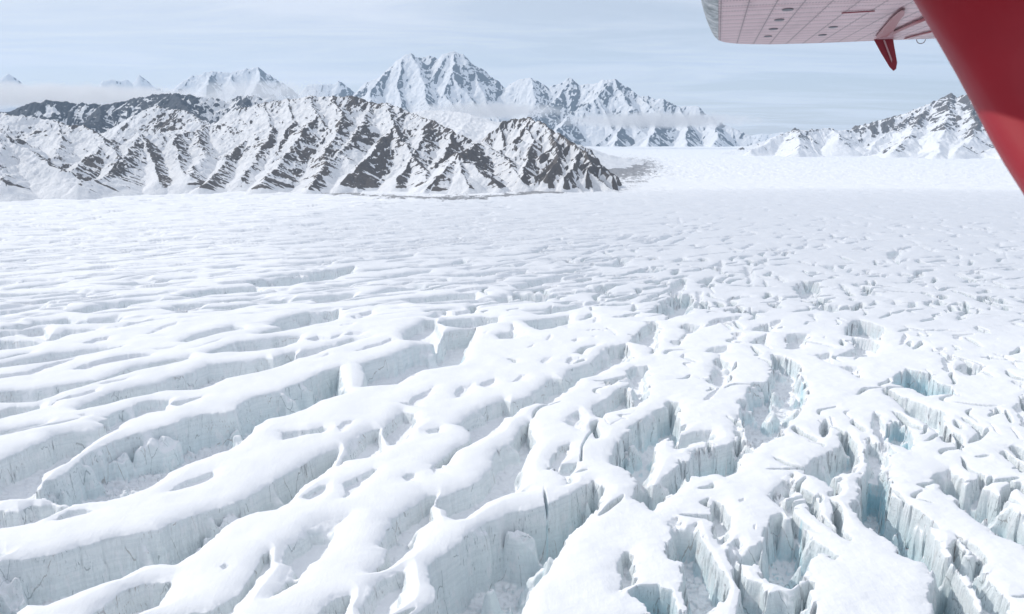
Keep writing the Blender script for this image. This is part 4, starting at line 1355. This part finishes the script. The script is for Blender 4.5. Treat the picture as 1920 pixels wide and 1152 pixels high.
def build_aircraft():
    global RIB
    root = bpy.data.objects.new('aircraft', None)
    root.location = wing_pt(0, 6, 0)
    col.objects.link(root)
    root['label'] = 'red high wing aircraft seen as pink riveted wing underside and red strut'
    root['category'] = 'aircraft'
    # outline of the far edge of the wing in span/chord metres
    edge = [wing_uv(on_wing(x, y)) for x, y in [(1347, 75.5), (1356, 79), (1368, 81), (1385, 82.5), (1410, 83.3), (1447, 83.5), (1530, 81.3), (1600, 78.5), (1660, 76), (1745, 73)]]
    a, b = edge[-2], edge[-1]
    for k in (1.0, 2.5, 5.0, 9.0):
        edge.append((b[0] + (b[0] - a[0]) * k, b[1] + (b[1] - a[1]) * k))
    r1 = wing_uv(on_wing(1382, 81))
    r2 = wing_uv(on_wing(1413, 82))
    RIB = abs(r2[0] - r1[0])
    print('rib spacing', RIB, 'edge', edge[0], edge[5], edge[9])
    CH = wing_uv(on_wing(1447, 83.5))[1] - wing_uv(on_wing(1400, 0))[1] * 0 - 2.02
    print('chord', CH)
    tip_u = edge[0][0]
    us = np.linspace(edge[0][0], edge[-1][0], 90)
    # denser near the tip
    us = edge[0][0] + (edge[-1][0] - edge[0][0]) * (np.linspace(0, 1, 90) ** 1.6)
    eu = np.array([e[0] for e in edge])[::-1]
    ev = np.array([e[1] for e in edge])[::-1]
    vs = np.interp(us, eu, ev)
    nc = 26
    verts, uvs = [], []
    off = wing_uv(on_wing(1382, 81))[0]
    for u, ve in zip(us, vs):
        ch = [i / (nc - 1) for i in range(nc)]
        for s in ch:                     # underside from trailing edge to leading edge
            v = ve - CH * s
            h = 0.10 * max(0.0, (s - 0.88) / 0.12) ** 2
            verts.append(wing_pt(u, v, h))
            uvs.append((u - off + RIB * 0.5, v))
        for s in reversed(ch):           # back over the top
            v = ve - CH * s
            h = 0.10 * max(0.0, (s - 0.88) / 0.12) ** 2 + 0.006 + 0.28 * math.sqrt(max(s, 0)) * (1 - s) ** 0.6 * 1.2
            verts.append(wing_pt(u, v, h))
            uvs.append((u - off + RIB * 0.5, v))
    row = nc * 2
    faces = []
    for i in range(len(us) - 1):
        for j in range(row):
            k = (j + 1) % row
            faces.append((i * row + j, i * row + k, (i + 1) * row + k, (i + 1) * row + j))
    faces.append(tuple(range(row)))
    py_mesh('wing', verts, faces, wing_material(), root, False, uvs)

    # rounded metal tip cap
    mc, t, bs, out = mat_new('scuffed_metal_tip')
    tcn = N(t, 'ShaderNodeTexCoord')
    vo = N(t, 'ShaderNodeTexNoise', inp={'Scale': 9.0, 'Detail': 7.0, 'Roughness': 0.75})
    mpn = N(t, 'ShaderNodeMapping')
    mpn.inputs['Scale'].default_value = (2.0, 1.0, 2.0)
    L(t, tcn, 'Object', mpn, 0)
    L(t, mpn, 0, vo, 'Vector')
    rr = ramp(t, [(0.36, (0.10, 0.13, 0.14)), (0.50, (0.36, 0.40, 0.42)), (0.66, (0.72, 0.72, 0.72))])
    L(t, vo, 'Fac', rr, 0)
    t.links.new(rr.outputs[0], bs.inputs['Base Color'])
    bs.inputs['Metallic'].default_value = 0.55
    bs.inputs['Roughness'].default_value = 0.42
    t.links.new(bump(t, vo.outputs['Fac'], 0.5, 0.02), bs.inputs['Normal'])
    verts = []
    nseg, nch = 14, 40
    sil0 = wing_uv(on_wing(1311, 0))[0] - wing_uv(on_wing(1343, 0))[0]
    W = abs(sil0) * 1.3
    ve = vs[0]
    for i in range(nch):
        s = i / (nch - 1)
        v = ve - CH * s
        tap = math.sqrt(max(0.0, 1 - (1 - min(1.0, s / 0.5)) ** 2)) if s < 0.5 else 1.0
        tap = 0.02 + 0.98 * tap
        topth = 0.012 + 0.28 * math.sqrt(s) * (1 - s) ** 0.6 * 1.2
        low = 0.10 * max(0.0, (s - 0.88) / 0.12) ** 2
        for j in range(nseg):
            a_ = math.pi * j / (nseg - 1)
            du = math.sin(a_) * W * tap
            hh = low + (1 - math.cos(a_)) / 2 * topth
            verts.append(wing_pt(us[0] + du * (1 if us[0] > us[-1] else -1) + 0.0, v, hh - 0.004 * (1 if j == 0 else 0)))
    py_mesh('wing_tip', verts, grid_faces(nch, nseg), mc, root)

    # dark inspection covers on the skin
    dark = paint('dark_cover', (0.10, 0.11, 0.14), 0.5)
    for cx, cy, hw in ((1477, 20.5, 17), (1461, 39.5, 15), (1450, 56.5, 13), (1440, 70, 12), (1562, 53, 13), (1542, 67.5, 12)):
        c0 = on_wing(cx, cy, 0.006)
        u0, v0 = wing_uv(c0)
        ru = abs(wing_uv(on_wing(cx + hw, cy, 0.006))[0] - u0) * 0.62
        rv = 0.19 * S_
        vv = []
        n = 28
        for ring, hh in ((1.0, -0.0010), (1.0, -0.003), (0.8, -0.004)):
            for k in range(n):
                an = 2 * math.pi * k / n
                vv.append(wing_pt(u0 + math.cos(an) * ru * ring, v0 + math.sin(an) * rv * ring, hh))
        ff = [(r * n + k, r * n + (k + 1) % n, (r + 1) * n + (k + 1) % n, (r + 1) * n + k) for r in range(2) for k in range(n)]
        ff.append(tuple(range(2 * n, 3 * n)))
        py_mesh('inspection_cover', vv, ff, dark, root, False)

    redd = paint('dark_red_paint', (0.30, 0.035, 0.055), 0.4)

    def slab(name, pts, depth_at, thick, mat, inset=0.0):
        """a solid plate whose outline is given where it stands; depth_at(px,py) gives the point"""
        front = [depth_at(x, y) for x, y in pts]
        cen = sum(front, Vector()) / len(front)
        view = (cen - CAM).normalized()
        back = [p + view * thick for p in front]
        mid = [p + view * thick * 0.5 + (p - cen).normalized() * inset for p in front]
        n = len(pts)
        vs_ = front + mid + back
        ff = [tuple(range(n)), tuple(range(2 * n, 3 * n))]
        for r in range(2):
            for k in range(n):
                ff.append((r * n + k, r * n + (k + 1) % n, (r + 1) * n + (k + 1) % n, (r + 1) * n + k))
        return py_mesh(name, vs_, ff, mat, root, False)
    base_pt = on_wing(1655, 74)
    dep = (base_pt - CAM).dot(Vector((0, CP, -SP)))

    def flat(x, y):
        return CAM + rayv(x, y) * dep
    slab('hinge_bracket', [(1637, 72), (1655, 66), (1673, 62), (1676, 85), (1682, 117), (1680, 129), (1675, 133), (1668, 126), (1652, 99)], flat, 0.03, redd, 0.003)
    lite = paint('pale_edge_paint', (0.62, 0.40, 0.42), 0.4)
    slab('bracket_rib', [(1656, 76), (1659, 75), (1673, 112), (1672, 118)], lambda x, y: CAM + rayv(x, y) * (dep - 0.010), 0.009, lite)

    def under(x, y):
        return on_wing(x, y, 0.012)
    slab('bracket_reflection', [(1640, 72), (1658, 50), (1672, 34), (1684, 24), (1692, 19), (1697, 22), (1695, 29), (1688, 37), (1680, 50), (1674, 62), (1662, 70)], under, 0.012, redd, 0.001)  # dark shape added for the bracket's reflection and shadow on the wing skin

    def bar(name, p0, p1, r, mat):
        p0, p1 = Vector(p0), Vector(p1)
        ax = (p1 - p0).normalized()
        s1 = ax.cross(w_up).normalized()
        s2 = ax.cross(s1)
        vv = []
        n = 10
        for p in (p0, p1):
            for k in range(n):
                an = 2 * math.pi * k / n
                vv.append(p + s1 * math.cos(an) * r + s2 * math.sin(an) * r * 0.6)
        ff = [(k, (k + 1) % n, n + (k + 1) % n, n + k) for k in range(n)] + [tuple(range(n)), tuple(range(n, 2 * n))]
        return py_mesh(name, vv, ff, mat, root)
    bar('control_rod', on_wing(1672, 63, 0.012), on_wing(1775, 18, 0.012), 0.014, redd)
    bar('control_rod', on_wing(1698, 72, 0.008), on_wing(1775, 52, 0.008), 0.009, redd)
    bar('control_rod', on_wing(1578, 25, 0.005), on_wing(1640, 21, 0.005), 0.005, redd)
    # tie-down ring
    c0 = on_wing(1727, 74, 0.0)
    vv, ff = [], []
    nn, mm_ = 20, 8
    for i in range(nn + 1):
        an = math.pi + math.pi * i / nn
        cdir = d_sp * math.cos(an) + w_up * math.sin(an)
        for j in range(mm_):
            bn = 2 * math.pi * j / mm_
            vv.append(c0 + cdir * 0.028 + (cdir * math.cos(bn) + d_ch * math.sin(bn)) * 0.003)
    for i in range(nn):
        for j in range(mm_):
            k = (j + 1) % mm_
            ff.append((i * mm_ + j, i * mm_ + k, (i + 1) * mm_ + k, (i + 1) * mm_ + j))
    py_mesh('tie_down_ring', vv, ff, paint('ring_metal', (0.25, 0.25, 0.28), 0.4), root)

    # the strut close by: airfoil section, running up to the wing
    red = paint('red_paint', (0.30, 0.008, 0.018), 0.5, 0.25, 0.05)
    ed = [(1592, -210, 2.75), (1655, -100, 2.35), (1712, 0, 2.0), (1750, 65, 1.82), (1786, 127, 1.68), (1822, 193, 1.56), (1850, 248, 1.48), (1878, 297, 1.42), (1904, 338, 1.37), (1925, 372, 1.33), (1958, 425, 1.27), (2010, 510, 1.18), (2110, 680, 1.05)]
    vv = []
    n = 40
    Wd, Th = 0.42, 0.13
    pts = [CAM + rayv(x, y) * d for x, y, d in ed]
    for i, p in enumerate(pts):
        ax = (pts[min(i + 1, len(pts) - 1)] - pts[max(i - 1, 0)]).normalized()
        view = (p - CAM).normalized()
        side = ax.cross(view).normalized()
        if side.x < 0:
            side = -side
        side = (side * 0.94 - view * -0.34).normalized()
        nrm = side.cross(ax).normalized()
        if nrm.dot(view) > 0:
            nrm = -nrm
        for k in range(n):
            an = 2 * math.pi * k / n
            c_, s_ = math.cos(an), math.sin(an)
            xx = (1 - c_) / 2
            th = Th * (abs(s_) ** 0.8) * (1.15 - 0.65 * xx) * (1 if s_ > 0 else -1) / 2
            vv.append(p + side * xx * Wd + nrm * th)
    ff = [(i * n + k, i * n + (k + 1) % n, (i + 1) * n + (k + 1) % n, (i + 1) * n + k) for i in range(len(pts) - 1) for k in range(n)]
    ff += [tuple(range(n)), tuple(range((len(pts) - 1) * n, len(pts) * n))]
    py_mesh('wing_strut', vv, ff, red, root)


build_glacier()
build_mountains()
build_clouds()
build_shade_cloud()
build_haze()
build_aircraft()
